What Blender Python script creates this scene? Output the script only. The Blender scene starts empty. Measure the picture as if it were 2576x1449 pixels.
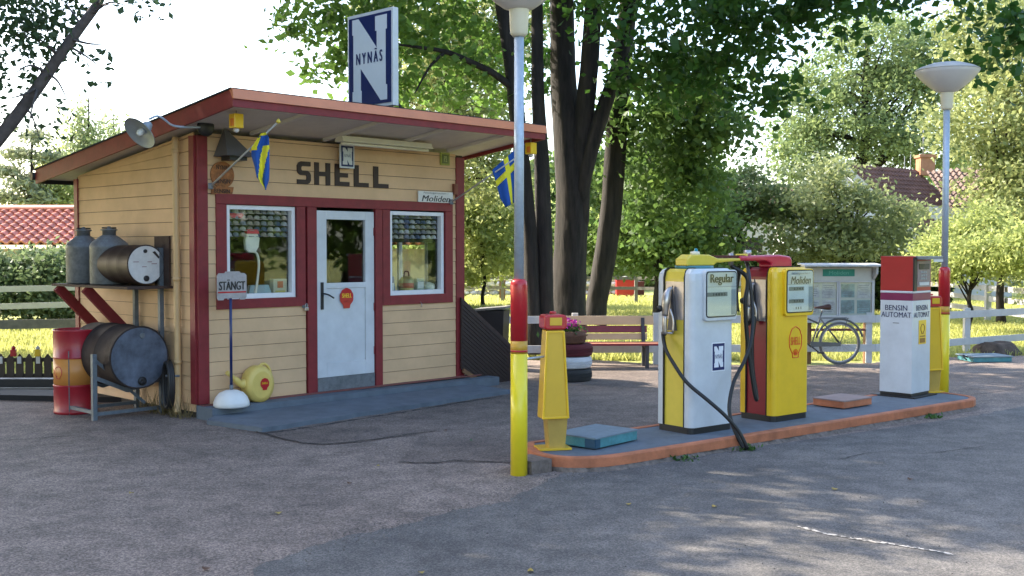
import bpy, bmesh, math, random
import numpy as np
from mathutils import Vector, Matrix
random.seed(7); rng=np.random.default_rng(7)
S=bpy.context.scene; COL=S.collection; R=math.radians

# ------------------------------------------------------------------ camera, sky, sun, exposure
CAM_H=1.7; FPX=2787.0; PX,PY=1287.5,724.5; PITCH=math.atan(96.5/FPX)
cd=bpy.data.cameras.new('camera'); cam=bpy.data.objects.new('camera',cd); COL.objects.link(cam)
cd.sensor_width=36; cd.lens=36*FPX/2575; cd.clip_start=.1; cd.clip_end=3000
cam.location=(0,0,CAM_H); cam.rotation_euler=(math.pi/2-PITCH,0,0); S.camera=cam
SUN_AZ=-64.0; SUN_EL=36.0
w=bpy.data.worlds.new('World'); S.world=w; w.use_nodes=True; nt=w.node_tree
bg=nt.nodes['Background']; sky=nt.nodes.new('ShaderNodeTexSky'); sky.sky_type='NISHITA'; sky.sun_disc=False
sky.sun_elevation=R(SUN_EL); sky.sun_rotation=R(SUN_AZ); sky.air_density=1.0; sky.dust_density=2.0; sky.ozone_density=.6
nt.links.new(sky.outputs[0],bg.inputs[0]); bg.inputs[1].default_value=.15
ld=bpy.data.lights.new('sun','SUN'); ld.energy=3.0; ld.angle=R(.5); ld.color=(1,.90,.74)
lo=bpy.data.objects.new('sun',ld); COL.objects.link(lo)
sv=Vector((math.sin(R(SUN_AZ))*math.cos(R(SUN_EL)),math.cos(R(SUN_AZ))*math.cos(R(SUN_EL)),math.sin(R(SUN_EL))))
lo.rotation_euler=sv.to_track_quat('Z','Y').to_euler()
S.view_settings.view_transform='Standard'; S.view_settings.look='None'; S.view_settings.gamma=1
S.view_settings.exposure=2.15
S.render.engine='CYCLES'
S.cycles.max_bounces=8; S.cycles.transparent_max_bounces=12

# ------------------------------------------------------------------ survey: where a sight line meets a height or a depth
_F=Vector((0,math.cos(PITCH),-math.sin(PITCH))); _U=Vector((0,math.sin(PITCH),math.cos(PITCH)))
def ray(x,y): return _F+Vector((1,0,0))*((x-PX)/FPX)-_U*((y-PY)/FPX)
def G(x,y,z=0):
    d=ray(x,y); return Vector((0,0,CAM_H))+d*((z-CAM_H)/d.z)
def at(x,y,Y):
    d=ray(x,y); return Vector((0,0,CAM_H))+d*(Y/d.y)

# ------------------------------------------------------------------ materials
MATS={}
def lin(c):
    return tuple(((v/12.92) if v<=.04045 else ((v+.055)/1.055)**2.4) for v in c)
def mat(name,col,rough=.6,metal=0,var=.12,scale=6,bump=0,bscale=60,spec=.5,coat=0):
    if name in MATS: return MATS[name]
    m=bpy.data.materials.new(name); m.use_nodes=True; n=m.node_tree; b=n.nodes['Principled BSDF']
    b.inputs['Roughness'].default_value=rough; b.inputs['Metallic'].default_value=metal
    b.inputs['Specular IOR Level'].default_value=spec; b.inputs['Coat Weight'].default_value=coat
    tc=n.nodes.new('ShaderNodeTexCoord'); nz=n.nodes.new('ShaderNodeTexNoise'); nz.inputs['Scale'].default_value=scale
    nz.inputs['Detail'].default_value=6; nz.inputs['Roughness'].default_value=.65
    n.links.new(tc.outputs['Object'],nz.inputs['Vector'])
    r=n.nodes.new('ShaderNodeValToRGB'); r.color_ramp.elements[0].position=.32; r.color_ramp.elements[1].position=.68
    r.color_ramp.elements[0].color=(*[c*(1-var) for c in col],1); r.color_ramp.elements[1].color=(*[min(1,c*(1+var*.7)) for c in col],1)
    n.links.new(nz.outputs[0],r.inputs[0]); n.links.new(r.outputs[0],b.inputs['Base Color'])
    if bump:
        n2=n.nodes.new('ShaderNodeTexNoise'); n2.inputs['Scale'].default_value=bscale; n2.inputs['Detail'].default_value=4
        n.links.new(tc.outputs['Object'],n2.inputs['Vector']); bp=n.nodes.new('ShaderNodeBump')
        bp.inputs['Strength'].default_value=bump; bp.inputs['Distance'].default_value=.01
        n.links.new(n2.outputs[0],bp.inputs['Height']); n.links.new(bp.outputs[0],b.inputs['Normal'])
    MATS[name]=m; return m
def leafmat(name,c1,c2,trans=.4,rough=.5):
    if name in MATS: return MATS[name]
    m=bpy.data.materials.new(name); m.use_nodes=True; n=m.node_tree; b=n.nodes['Principled BSDF']; out=n.nodes['Material Output']
    g=n.nodes.new('ShaderNodeNewGeometry'); r=n.nodes.new('ShaderNodeValToRGB')
    r.color_ramp.elements[0].color=(*c1,1); r.color_ramp.elements[1].color=(*c2,1)
    tc=n.nodes.new('ShaderNodeTexCoord'); nz=n.nodes.new('ShaderNodeTexNoise'); nz.inputs['Scale'].default_value=1.1; nz.inputs['Detail'].default_value=4; n.links.new(tc.outputs['Object'],nz.inputs['Vector'])
    ms=n.nodes.new('ShaderNodeMapRange'); ms.inputs[1].default_value=.3; ms.inputs[2].default_value=.7; n.links.new(nz.outputs[0],ms.inputs[0])
    av=n.nodes.new('ShaderNodeMath'); av.operation='MULTIPLY_ADD'; av.inputs[1].default_value=.5; hf=n.nodes.new('ShaderNodeMath'); hf.operation='MULTIPLY'; hf.inputs[1].default_value=.5
    n.links.new(g.outputs['Random Per Island'],av.inputs[0]); n.links.new(ms.outputs[0],hf.inputs[0]); n.links.new(hf.outputs[0],av.inputs[2])
    n.links.new(av.outputs[0],r.inputs[0]); n.links.new(r.outputs[0],b.inputs['Base Color'])
    b.inputs['Roughness'].default_value=rough; b.inputs['Specular IOR Level'].default_value=.35
    t=n.nodes.new('ShaderNodeBsdfTranslucent'); hs=n.nodes.new('ShaderNodeHueSaturation'); hs.inputs['Hue'].default_value=.485
    hs.inputs['Saturation'].default_value=1.0; hs.inputs['Value'].default_value=1.7
    n.links.new(r.outputs[0],hs.inputs['Color']); n.links.new(hs.outputs[0],t.inputs['Color'])
    mx=n.nodes.new('ShaderNodeMixShader'); mx.inputs[0].default_value=trans
    n.links.new(b.outputs[0],mx.inputs[1]); n.links.new(t.outputs[0],mx.inputs[2]); n.links.new(mx.outputs[0],out.inputs['Surface'])
    MATS[name]=m; return m
def glassmat(name,tint=(.75,.8,.78),refl=.22):
    if name in MATS: return MATS[name]
    m=bpy.data.materials.new(name); m.use_nodes=True; n=m.node_tree; out=n.nodes['Material Output']
    t=n.nodes.new('ShaderNodeBsdfTransparent'); t.inputs[0].default_value=(*tint,1)
    gl=n.nodes.new('ShaderNodeBsdfGlossy'); gl.inputs['Roughness'].default_value=.02
    lw=n.nodes.new('ShaderNodeLayerWeight'); lw.inputs[0].default_value=.5
    pw=n.nodes.new('ShaderNodeMath'); pw.operation='POWER'; pw.inputs[1].default_value=4; n.links.new(lw.outputs['Facing'],pw.inputs[0])
    mr=n.nodes.new('ShaderNodeMapRange'); mr.inputs[3].default_value=refl; mr.inputs[4].default_value=.9
    n.links.new(pw.outputs[0],mr.inputs[0])
    mx=n.nodes.new('ShaderNodeMixShader'); n.links.new(mr.outputs[0],mx.inputs[0]); n.links.new(t.outputs[0],mx.inputs[1]); n.links.new(gl.outputs[0],mx.inputs[2])
    n.links.new(mx.outputs[0],out.inputs['Surface']); MATS[name]=m; return m

# ------------------------------------------------------------------ mesh helper
class MB:
    def __init__(s): s.v=[]; s.f=[]; s.sm=[]
    def add(s,vs,fs,sm=False):
        o=len(s.v); s.v+= [tuple(v) for v in vs]; s.f+=[tuple(i+o for i in f) for f in fs]; s.sm+=[sm]*len(fs); return s
    def box(s,c,d,rz=0,M=None,top=None):
        x,y,z=d[0]/2,d[1]/2,d[2]/2; tx,ty=(x,y) if top is None else (top[0]/2,top[1]/2)
        vs=[(-x,-y,-z),(x,-y,-z),(x,y,-z),(-x,y,-z),(-tx,-ty,z),(tx,-ty,z),(tx,ty,z),(-tx,ty,z)]
        T=Matrix.Translation(Vector(c))@(M if M is not None else Matrix.Rotation(rz,4,'Z'))
        return s.add([T@Vector(q) for q in vs],[(0,3,2,1),(4,5,6,7),(0,1,5,4),(1,2,6,5),(2,3,7,6),(3,0,4,7)])
    def bar(s,a,b,wd,th,up=(0,0,1)):
        a=Vector(a);b=Vector(b);d=(b-a); L=d.length; d.normalize(); up=Vector(up)
        sd=d.cross(up); sd=sd.normalized() if sd.length>1e-5 else Vector((1,0,0)); up=sd.cross(d)
        vs=[]
        for p in (a,b):
            for i,j in ((-1,-1),(1,-1),(1,1),(-1,1)): vs.append(p+sd*(i*wd/2)+up*(j*th/2))
        return s.add(vs,[(0,3,2,1),(4,5,6,7),(0,1,5,4),(1,2,6,5),(2,3,7,6),(3,0,4,7)])
    def tube(s,pts,rad,n=10,cap=True,closed=False):
        pts=[Vector(p) for p in pts]; k=len(pts); rad=[rad]*k if isinstance(rad,(int,float)) else rad
        ref=None; vs=[]
        for i,p in enumerate(pts):
            if closed: d=(pts[(i+1)%k]-pts[i-1])
            else: d=(pts[min(i+1,k-1)]-pts[max(i-1,0)])
            d.normalize()
            if ref is None: ref=Vector((0,0,1)) if abs(d.z)<.9 else Vector((1,0,0))
            a=(ref-d*ref.dot(d)).normalized(); ref=a; b=d.cross(a)
            for j in range(n):
                t=2*math.pi*j/n; vs.append(p+(a*math.cos(t)+b*math.sin(t))*rad[i])
        fs=[]
        for i in range(k if closed else k-1):
            for j in range(n):
                i2=(i+1)%k; fs.append((i*n+j,i*n+(j+1)%n,i2*n+(j+1)%n,i2*n+j))
        s.add(vs,fs,True)
        if cap and not closed:
            o=len(s.v)-k*n; s.f.append(tuple(o+j for j in range(n))[::-1]); s.f.append(tuple(o+(k-1)*n+j for j in range(n))); s.sm+=[False,False]
        return s
    def lathe(s,prof,n=32,T=None,smooth=True,arc=None):
        T=T or Matrix(); vs=[]; k=len(prof)
        for (r,z) in prof:
            for j in range(n):
                t=2*math.pi*j/n; vs.append(T@Vector((r*math.cos(t),r*math.sin(t),z)))
        fs=[(i*n+j,i*n+(j+1)%n,(i+1)*n+(j+1)%n,(i+1)*n+j) for i in range(k-1) for j in range(n)]
        s.add(vs,fs,smooth)
        o=len(s.v)-k*n
        if prof[0][0]>1e-4: s.f.append(tuple(o+j for j in range(n))[::-1]); s.sm.append(False)
        if prof[-1][0]>1e-4: s.f.append(tuple(o+(k-1)*n+j for j in range(n))); s.sm.append(False)
        return s
    def prism(s,poly,o,r,u,depth):   # poly in (right,up), extruded along right x up by depth
        o=Vector(o);r=Vector(r);u=Vector(u);nn=r.cross(u).normalized()
        k=len(poly); ar=sum(poly[i][0]*poly[(i+1)%k][1]-poly[(i+1)%k][0]*poly[i][1] for i in range(k))
        if ar<0: poly=poly[::-1]
        a=[o+r*p[0]+u*p[1] for p in poly]; b=[q+nn*depth for q in a]
        fs=[tuple(range(k))[::-1],tuple(range(k,2*k))]+[(i,(i+1)%k,(i+1)%k+k,i+k) for i in range(k)]
        return s.add(a+b,fs)
    def build(s,name,m,parent=None,bevel=0,seg=2,loc=None):
        me=bpy.data.meshes.new(name); me.from_pydata(s.v,[],s.f); me.update()
        me.polygons.foreach_set('use_smooth',s.sm)
        if m: me.materials.append(m)
        ob=bpy.data.objects.new(name,me); COL.objects.link(ob)
        if parent: ob.parent=parent
        if loc is not None: ob.location=loc
        if bevel:
            bv=ob.modifiers.new('bevel','BEVEL'); bv.width=bevel; bv.segments=seg; bv.limit_method='ANGLE'; bv.angle_limit=R(40); bv.harden_normals=False
        return ob
def tag(o,label=None,cat=None,group=None,kind=None):
    if label: o['label']=label
    if cat: o['category']=cat
    if group: o['group']=group
    if kind: o['kind']=kind
    return o
def thing(name,label,cat,loc=(0,0,0),rz=0,group=None):
    o=bpy.data.objects.new(name,None); COL.objects.link(o); o.location=loc; o.rotation_euler=(0,0,rz); o.empty_display_size=.2
    return tag(o,label,cat,group)
def children(o): return [c for c in bpy.data.objects if c.parent==o]
def dup(o,loc=None,rz=None,parent=None,label=None,group=None):
    c=o.copy(); COL.objects.link(c)
    if parent: c.parent=parent
    if loc is not None: c.location=loc
    if rz is not None: c.rotation_euler=(0,0,rz)
    if label: c['label']=label
    if group: c['group']=group
    for ch in children(o): dup(ch,parent=c)
    return c
def text(name,st,m,parent,c,r,u,wd,ht,bold=0,shear=0,align=None,ex=.0015,serif=False):
    r=Vector(r).normalized();u=Vector(u).normalized();nn=r.cross(u)
    cu=bpy.data.curves.new(name,'FONT'); cu.body=st; cu.size=1; cu.shear=shear; cu.resolution_u=3
    o=bpy.data.objects.new('tmp',cu); COL.objects.link(o); dg=bpy.context.evaluated_depsgraph_get(); dg.update()
    me=bpy.data.meshes.new_from_object(o.evaluated_get(dg)); bpy.data.objects.remove(o)
    co=np.array([v.co[:] for v in me.vertices]); lo_=co.min(0); hi=co.max(0)
    c=Vector(c); V=[];F=[]; nv=len(co); fs=[tuple(p.vertices) for p in me.polygons]; bpy.data.meshes.remove(me)
    W_=hi[0]-lo_[0]+2*bold
    for q,dx in enumerate((0,) if not bold else (-bold,-bold*.33,bold*.33,bold)):
        for p in co:
            x=((p[0]+dx-lo_[0]+bold)/W_-.5)*wd; y=((p[1]-lo_[1])/(hi[1]-lo_[1])-.5)*ht
            V.append(c+r*x+u*y+nn*(ex+.0003*q))
        F+=[tuple(k+nv*q for k in f) for f in fs]
    me=bpy.data.meshes.new(name); me.from_pydata(V,[],F); me.update(); me.materials.append(m)
    ob=bpy.data.objects.new(name,me); COL.objects.link(ob); ob.parent=parent; return ob
def smooth(pts,n=6):
    pts=[Vector(p) for p in pts]; out=[]
    P=[2*pts[0]-pts[1]]+pts+[2*pts[-1]-pts[-2]]
    for i in range(1,len(P)-2):
        for k in range(n):
            t=k/n; a,b,c,d=P[i-1:i+3]
            out.append(.5*((2*b)+(c-a)*t+(2*a-5*b+4*c-d)*t*t+(3*b-a-3*c+d)*t**3))
    return out+[pts[-1]]
def rrect(x0,x1,y0,y1,r,n=4):
    out=[]
    for cx,cy,a in ((x1-r,y1-r,0),(x0+r,y1-r,90),(x0+r,y0+r,180),(x1-r,y0+r,270)):
        for k in range(n+1):
            t=R(a+90*k/n); out.append((cx+r*math.cos(t),cy+r*math.sin(t)))
    return out
N_GLYPH=[(.09,.98),(.24,.98),(.675,.62),(.675,.81),(.64,.81),(.64,.97),(.91,.97),(.91,.81),(.88,.81),(.88,.20),(.91,.20),(.91,.035),(.76,.035),(.29,.42),(.29,.17),(.31,.17),(.31,.02),(.09,.02),(.09,.17),(.115,.17),(.115,.81),(.09,.81)]
N_FAT=[(.07,.95),(.28,.95),(.54,.73),(.51,.95),(.94,.95),(.94,.76),(.90,.76),(.90,.27),(.94,.27),(.94,.06),(.69,.06),(.47,.33),(.51,.06),(.07,.06),(.07,.24),(.12,.24),(.12,.74),(.07,.74)]
def pecten(s=1):
    p=[]
    for k in range(57):
        a=R(-38+256*k/56); rr=1+.045*abs(math.sin(k/56*math.pi*7))
        p.append((math.cos(a)*rr*.92*s,math.sin(a)*rr*s))
    return p+[(-.50*s,-.86*s),(-.42*s,-1.22*s),(.42*s,-1.22*s),(.50*s,-.86*s)]

# paints
M_WHITE=mat('white_paint',(.57,.60,.63),.35,var=.10,scale=4,coat=.3)
M_FRAMEW=mat('white_frame_paint',(.74,.75,.77),.5,var=.06)
M_RED=mat('maroon_paint',(.20,.016,.022),.5,var=.18,scale=9,bump=.08)
M_BEIGE=mat('beige_siding_paint',(.62,.405,.225),.6,var=.12,scale=2.2,bump=.1,bscale=25)
M_BEIGE2=mat('beige_pipe_paint',(.56,.37,.18),.45,var=.08)
M_SOFF=mat('grey_soffit_paint',(.58,.52,.47),.6,var=.08)
M_FLASH=mat('copper_red_flashing',(.62,.215,.10),.38,metal=.0,var=.12,scale=3)
M_FELT=mat('roof_felt',(.02,.022,.03),.9,var=.2,scale=12)
M_PLINTH=mat('painted_concrete_step',(.115,.140,.17),.85,var=.2,scale=5,bump=.3)
M_PLRED=mat('step_red_strip',(.20,.07,.06),.8,var=.25,scale=6)
M_YEL=mat('yellow_paint',(.80,.50,.015),.32,var=.06,scale=7,coat=.3)
M_YEL2=mat('soft_yellow_paint',(.68,.52,.06),.35,var=.06,scale=7,coat=.3)
M_OBY=mat('warm_yellow_plastic',(.66,.41,.02),.35,var=.05,coat=.2)
M_SRED=mat('signal_red_paint',(.46,.012,.02),.33,var=.06,coat=.3)
M_PRED=mat('pump_red_paint',(.26,.008,.02),.35,var=.08,coat=.3)
M_BLACK=mat('black_rubber',(.012,.012,.013),.5,var=.2)
M_BLACKP=mat('black_paint',(.016,.016,.018),.45,var=.2)
M_BLUE=mat('navy_enamel',(.006,.018,.105),.35,var=.05,coat=.3)
M_FBLUE=mat('flag_blue_cloth',(.01,.08,.36),.8,var=.08)
M_FYEL=mat('flag_yellow_cloth',(.78,.70,.03),.8,var=.05)
M_BROWN=mat('dark_brown_letters',(.028,.012,.010),.5,var=.15)
M_CHROME=mat('worn_metal',(.45,.42,.41),.28,metal=.85,var=.3,scale=14)
M_STEEL=mat('brushed_steel_plate',(.46,.42,.42),.33,metal=.7,var=.15,scale=10)
M_GALV=mat('galvanised_steel',(.17,.185,.20),.55,metal=.3,var=.3,scale=18,bump=.1)
M_POLE=mat('galvanised_pole',(.42,.50,.60),.5,metal=.35,var=.12,scale=25)
M_CREAM=mat('cream_enamel',(.70,.66,.52),.4,var=.05)
M_BOWL=mat('milky_lamp_plastic',(.60,.58,.58),.45,var=.04)
M_TEAL=mat('teal_box_paint',(.07,.24,.27),.55,var=.25,scale=12)
M_TEALT=mat('weathered_grey_blue',(.17,.22,.26),.7,var=.15,scale=14)
M_ORANGE=mat('brick_orange_paint',(.46,.155,.072),.7,var=.3,scale=6,bump=.2)
M_ISL=mat('island_top_grey',(.12,.145,.175),.8,var=.22,scale=5,bump=.4,bscale=120)
M_CONC=mat('rough_concrete',(.17,.135,.115),.9,var=.4,scale=22,bump=.9,bscale=50)
M_CREAMB=mat('dial_cream',(.66,.66,.56),.5,var=.05)
M_GLASS=glassmat('window_glass',(.93,.95,.94),.055)
M_GLASS2=glassmat('dial_glass',(.96,.98,.97),.03)
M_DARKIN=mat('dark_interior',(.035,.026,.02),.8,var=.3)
M_WOODD=mat('weathered_dark_planks',(.050,.028,.022),.75,var=.3,scale=14,bump=.3)
M_WOODB=mat('stained_brown_wood',(.19,.10,.045),.7,var=.2,scale=12)
M_WOODG=mat('weathered_grey_wood',(.20,.19,.17),.85,var=.2,scale=12)
M_FENW=mat('white_fence_paint',(.50,.50,.50),.7,var=.12,scale=8)
M_BARK=mat('furrowed_bark',(.019,.015,.013),.9,var=.8,scale=9,bump=1,bscale=14)
def stretch(m,sc):
    n=m.node_tree
    for l in list(n.links):
        if l.from_node.type=='TEX_COORD' and l.to_node.type=='TEX_NOISE':
            mp=n.nodes.new('ShaderNodeMapping'); mp.inputs['Scale'].default_value=sc; n.links.new(l.from_socket,mp.inputs[0]); n.links.new(mp.outputs[0],l.to_node.inputs['Vector'])
stretch(M_BARK,(1.6,1.6,.25))
M_BARKL=mat('limb_bark',(.10,.085,.085),.9,var=.35,scale=12,bump=.8,bscale=30)
M_PAPER=mat('paper_white',(.68,.67,.63),.7,var=.05)

# ------------------------------------------------------------------ ground, forecourt, road
def ground_mat(name,base,spk,scale,var,bscale,tint=None):
    m=bpy.data.materials.new(name); m.use_nodes=True; n=m.node_tree; b=n.nodes['Principled BSDF']; b.inputs['Roughness'].default_value=.85
    b.inputs['Specular IOR Level'].default_value=.25
    tc=n.nodes.new('ShaderNodeTexCoord')
    def noise(sc,det=5,ro=.6):
        q=n.nodes.new('ShaderNodeTexNoise'); q.inputs['Scale'].default_value=sc; q.inputs['Detail'].default_value=det; q.inputs['Roughness'].default_value=ro
        n.links.new(tc.outputs['Object'],q.inputs['Vector']); return q
    big=noise(.45,6,.62); mid=noise(4,5,.6); fine=noise(spk,3,.75)
    r=n.nodes.new('ShaderNodeValToRGB'); r.color_ramp.elements[0].position=.3; r.color_ramp.elements[1].position=.7
    r.color_ramp.elements[0].color=(*[c*(1-var) for c in base],1); r.color_ramp.elements[1].color=(*[c*(1+var) for c in (tint or base)],1)
    n.links.new(big.outputs[0],r.inputs[0])
    r2=n.nodes.new('ShaderNodeValToRGB'); r2.color_ramp.elements[0].position=.36; r2.color_ramp.elements[1].position=.64
    r2.color_ramp.elements[0].color=(.72,.72,.72,1); r2.color_ramp.elements[1].color=(1.2,1.18,1.16,1)
    n.links.new(mid.outputs[0],r2.inputs[0])
    r3=n.nodes.new('ShaderNodeValToRGB'); e=r3.color_ramp.elements; e[0].position=.38; e[0].color=(.28,.28,.30,1); e[1].position=.52; e[1].color=(1.0,1.0,1.0,1)
    q=e.new(.66); q.color=(2.6,2.5,2.35,1)
    vo=n.nodes.new('ShaderNodeTexVoronoi'); vo.inputs['Scale'].default_value=spk; n.links.new(tc.outputs['Object'],vo.inputs['Vector'])
    vs_=n.nodes.new('ShaderNodeSeparateColor'); n.links.new(vo.outputs['Color'],vs_.inputs[0])
    mz=n.nodes.new('ShaderNodeMath'); mz.operation='MULTIPLY_ADD'; mz.inputs[1].default_value=.42; mz.inputs[2].default_value=.0; n.links.new(vs_.outputs[0],mz.inputs[0])
    mf=n.nodes.new('ShaderNodeMath'); mf.operation='MULTIPLY_ADD'; mf.inputs[1].default_value=.62; n.links.new(fine.outputs[0],mf.inputs[0]); n.links.new(mz.outputs[0],mf.inputs[2])
    n.links.new(mf.outputs[0],r3.inputs[0])
    a=n.nodes.new('ShaderNodeMix'); a.data_type='RGBA'; a.blend_type='MULTIPLY'; a.inputs[0].default_value=.8
    n.links.new(r.outputs[0],a.inputs[6]); n.links.new(r2.outputs[0],a.inputs[7])
    c=n.nodes.new('ShaderNodeMix'); c.data_type='RGBA'; c.blend_type='MULTIPLY'; c.inputs[0].default_value=scale
    st=noise(1.1,8,.7); r4=n.nodes.new('ShaderNodeValToRGB'); r4.color_ramp.elements[0].position=.58; r4.color_ramp.elements[0].color=(1,1,1,1); r4.color_ramp.elements[1].position=.70; r4.color_ramp.elements[1].color=(.62,.62,.64,1)
    n.links.new(st.outputs[0],r4.inputs[0]); d_=n.nodes.new('ShaderNodeMix'); d_.data_type='RGBA'; d_.blend_type='MULTIPLY'; d_.inputs[0].default_value=1.0
    n.links.new(a.outputs[2],d_.inputs[6]); n.links.new(r4.outputs[0],d_.inputs[7]); a=d_
    n.links.new(a.outputs[2],c.inputs[6]); n.links.new(r3.outputs[0],c.inputs[7]); n.links.new(c.outputs[2],b.inputs['Base Color'])
    bp=n.nodes.new('ShaderNodeBump'); bp.inputs['Strength'].default_value=.6; bp.inputs['Distance'].default_value=.006
    bn=noise(bscale,4,.7); n.links.new(bn.outputs[0],bp.inputs['Height']); n.links.new(bp.outputs[0],b.inputs['Normal'])
    return m
M_FORE=ground_mat('old_gravelly_asphalt',(.176,.147,.133),95,.4,.2,80,(.208,.168,.147))
M_ROAD=ground_mat('smooth_blue_grey_asphalt',(.112,.110,.112),130,.34,.20,140,(.134,.126,.120))
M_SOIL=ground_mat('mown_grass_soil',(.27,.30,.09),20,.4,.2,40,(.36,.37,.13))
M_PATCH=ground_mat('dark_brown_asphalt',(.136,.114,.105),105,.4,.22,100,(.166,.136,.120))
def sheet(name,poly,z,m,kind='structure'):
    b=MB(); b.add([(p[0],p[1],z) for p in poly],[tuple(range(len(poly)))]); o=b.build(name,m); return tag(o,kind=kind)
sheet('ground',[(-600,-200),(600,-200),(600,900),(-600,900)],-.012,M_SOIL)
def ragged(pts,amp,step=.12,seed=1):
    rg=random.Random(seed); out=[]
    for a,b in zip(pts[:-1],pts[1:]):
        a=Vector(a[:2]);b=Vector(b[:2]); L=(b-a).length; k=max(1,int(L/step)); nn=Vector((-(b-a).y,(b-a).x)).normalized()
        for i in range(k): out.append(a.lerp(b,i/k)+nn*rg.uniform(-amp,amp))
    out.append(Vector(pts[-1][:2])); return [tuple(p) for p in out]
edge=[G(2800,878),G(2575,893),G(2400,897),G(2190,912),G(2000,921),G(1800,915),G(1640,915),G(1500,905),G(1280,905),(-1.5,17.2),(-4,16.9),G(190,960)[:2],G(0,962)[:2],G(-300,965)[:2]]
fore=ragged([tuple(e[:2]) for e in edge],.07,.15,3)+[(-14,10),(-14,-14),(16,-14),(16,18)]
sheet('forecourt',fore,0,M_FORE)
re=[G(560,1520),G(656,1424),G(826,1360),G(986,1328),G(1119,1291),G(1280,1262),G(1360,1215),G(1420,1190),G(1600,1168)]
rp=ragged([tuple(e[:2]) for e in re],.028,.07,5)
rp+=[tuple(G(2430,1050)[:2])]
rp+=ragged([tuple(G(2430,1050)[:2]),tuple(G(2600,1018)[:2]),(16,13.3)],.03,.1,8)+[(16,-14),(-4,-14),(-2.6,2)]
sheet('road',rp,.004,M_ROAD)
pp=[(640,1087),(740,1114),(830,1120),(930,1110),(1010,1099),(1060,1094),(1030,1130),(1000,1164),(1090,1167),(1150,1161),(1220,1164),(1290,1167)]
pq=ragged([tuple(G(*q)[:2]) for q in pp],.012,.08,9)+[tuple(G(1420,1150)[:2]),tuple(G(2300,1012)[:2]),tuple(G(2600,975)[:2])]+ragged([tuple(G(2600,940)[:2]),tuple(G(2200,932)[:2]),tuple(G(1700,935)[:2]),tuple(G(1320,935)[:2])],.05,.2,10)+[tuple(G(1230,958)[:2]),tuple(G(760,1060)[:2])]
sheet('asphalt_patch',pq,.0025,M_PATCH)
def ribbon(name,pts,wd,m,z=.008,jit=.5,seed=1,wander=1.2):
    rg=random.Random(seed); pts=[Vector(p) for p in pts]; pts=smooth(pts,8); b=MB(); vs=[]
    for i,p in enumerate(pts):
        d=(pts[min(i+1,len(pts)-1)]-pts[max(i-1,0)]).normalized(); nn=Vector((-d.y,d.x,0)); o=nn*rg.uniform(-1,1)*wd*wander
        hw=wd/2*rg.uniform(1-jit,1+jit); 
        if i in (0,len(pts)-1): hw*=.1
        vs+=[(p.x+o.x+nn.x*hw,p.y+o.y+nn.y*hw,z),(p.x+o.x-nn.x*hw,p.y+o.y-nn.y*hw,z)]
    b.add(vs,[(2*i,2*i+1,2*i+3,2*i+2) for i in range(len(pts)-1)]); return tag(b.build(name,m),kind='structure')
M_CRACK=mat('dark_crack',(.018,.017,.017),.95)
M_STREAK=ground_mat('worn_white_paint',(.26,.25,.24),40,.9,.4,60)
ribbon('pavement_crack',[G(*q) for q in ((640,1085),(740,1112),(830,1118),(930,1108),(1010,1097),(1100,1085))],.018,M_CRACK,seed=2)
ribbon('pavement_crack',[G(*q) for q in ((1000,1163),(1090,1166),(1150,1160),(1220,1163),(1290,1166))],.016,M_CRACK,seed=3)
ribbon('pavement_crack',[G(*q) for q in ((0,1112),(80,1105),(190,1098))],.016,M_CRACK,seed=4)
ribbon('pavement_crack',[G(*q) for q in ((2100,1160),(2200,1140),(2330,1143),(2500,1120))],.008,M_CRACK,.009,seed=6)
ribbon('pavement_crack',[G(*q) for q in ((668,1091),(760,1078),(860,1062),(960,1046),(1060,1030),(1160,1013),(1280,995))],.035,M_CRACK,.004,.8,seed=11,wander=.35)
ribbon('paint_streak',[G(*q) for q in ((2005,1326),(2080,1345),(2180,1362),(2290,1378),(2400,1398))],.034,M_STREAK,.0075,.35,seed=5,wander=.15)

# ------------------------------------------------------------------ the kiosk (its own frame: x along the front, y into depth, z up)
HA=math.atan2(2682,2787); C0=G(501,1052); HRZ=math.pi/2-HA
Uv=Vector((math.sin(HA),math.cos(HA),0)); Nv=Vector((math.cos(HA),-math.sin(HA),0))
def hl(s,t,z=0): return C0+Uv*s-Nv*t+Vector((0,0,z))
X=(1,0,0);Yv=(0,1,0);Z=(0,0,1)
hut=thing('kiosk','small beige boarded petrol kiosk with maroon trim and slanting roof','kiosk',C0,HRZ)
LEN=3.66; DEP=2.68
def rz_(t): return 3.02-.124*(t+1.1)          # soffit height
def siding(b,s0,s1,z0,z1,axis='front',pitch=.1425,zoff=.13,topf=None):
    # lapped boards as one mesh: each board leans out towards its lower edge, with a dark gap below
    k0=math.floor((z0-zoff)/pitch); k=k0
    while zoff+k*pitch<z1:
        a=max(z0,zoff+k*pitch+.0025); c=min(z1,zoff+(k+1)*pitch-.0025); k+=1
        if c-a<.01: continue
        e0,e1=.020,.0145
        if axis=='front':
            vs=[(s0,-e0,a),(s1,-e0,a),(s1,-e1,c),(s0,-e1,c),(s0,0,a),(s1,0,a),(s1,0,c),(s0,0,c)]
        else:   # left side, wall x=0, s = depth; topf clips to the roof line
            cs=[min(c,topf(s0)),min(c,topf(s1))]
            as_=[min(a,topf(s0)-.001),min(a,topf(s1)-.001)]
            vs=[(-e0,s1,as_[1]),(-e0,s0,as_[0]),(-e1,s0,cs[0]),(-e1,s1,cs[1]),(0,s1,as_[1]),(0,s0,as_[0]),(0,s0,cs[0]),(0,s1,cs[1])]
        b.add(vs,[(0,1,2,3),(0,4,5,1),(3,2,6,7),(0,3,7,4),(1,5,6,2)])
def zt(t): return rz_(t)-.004
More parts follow.
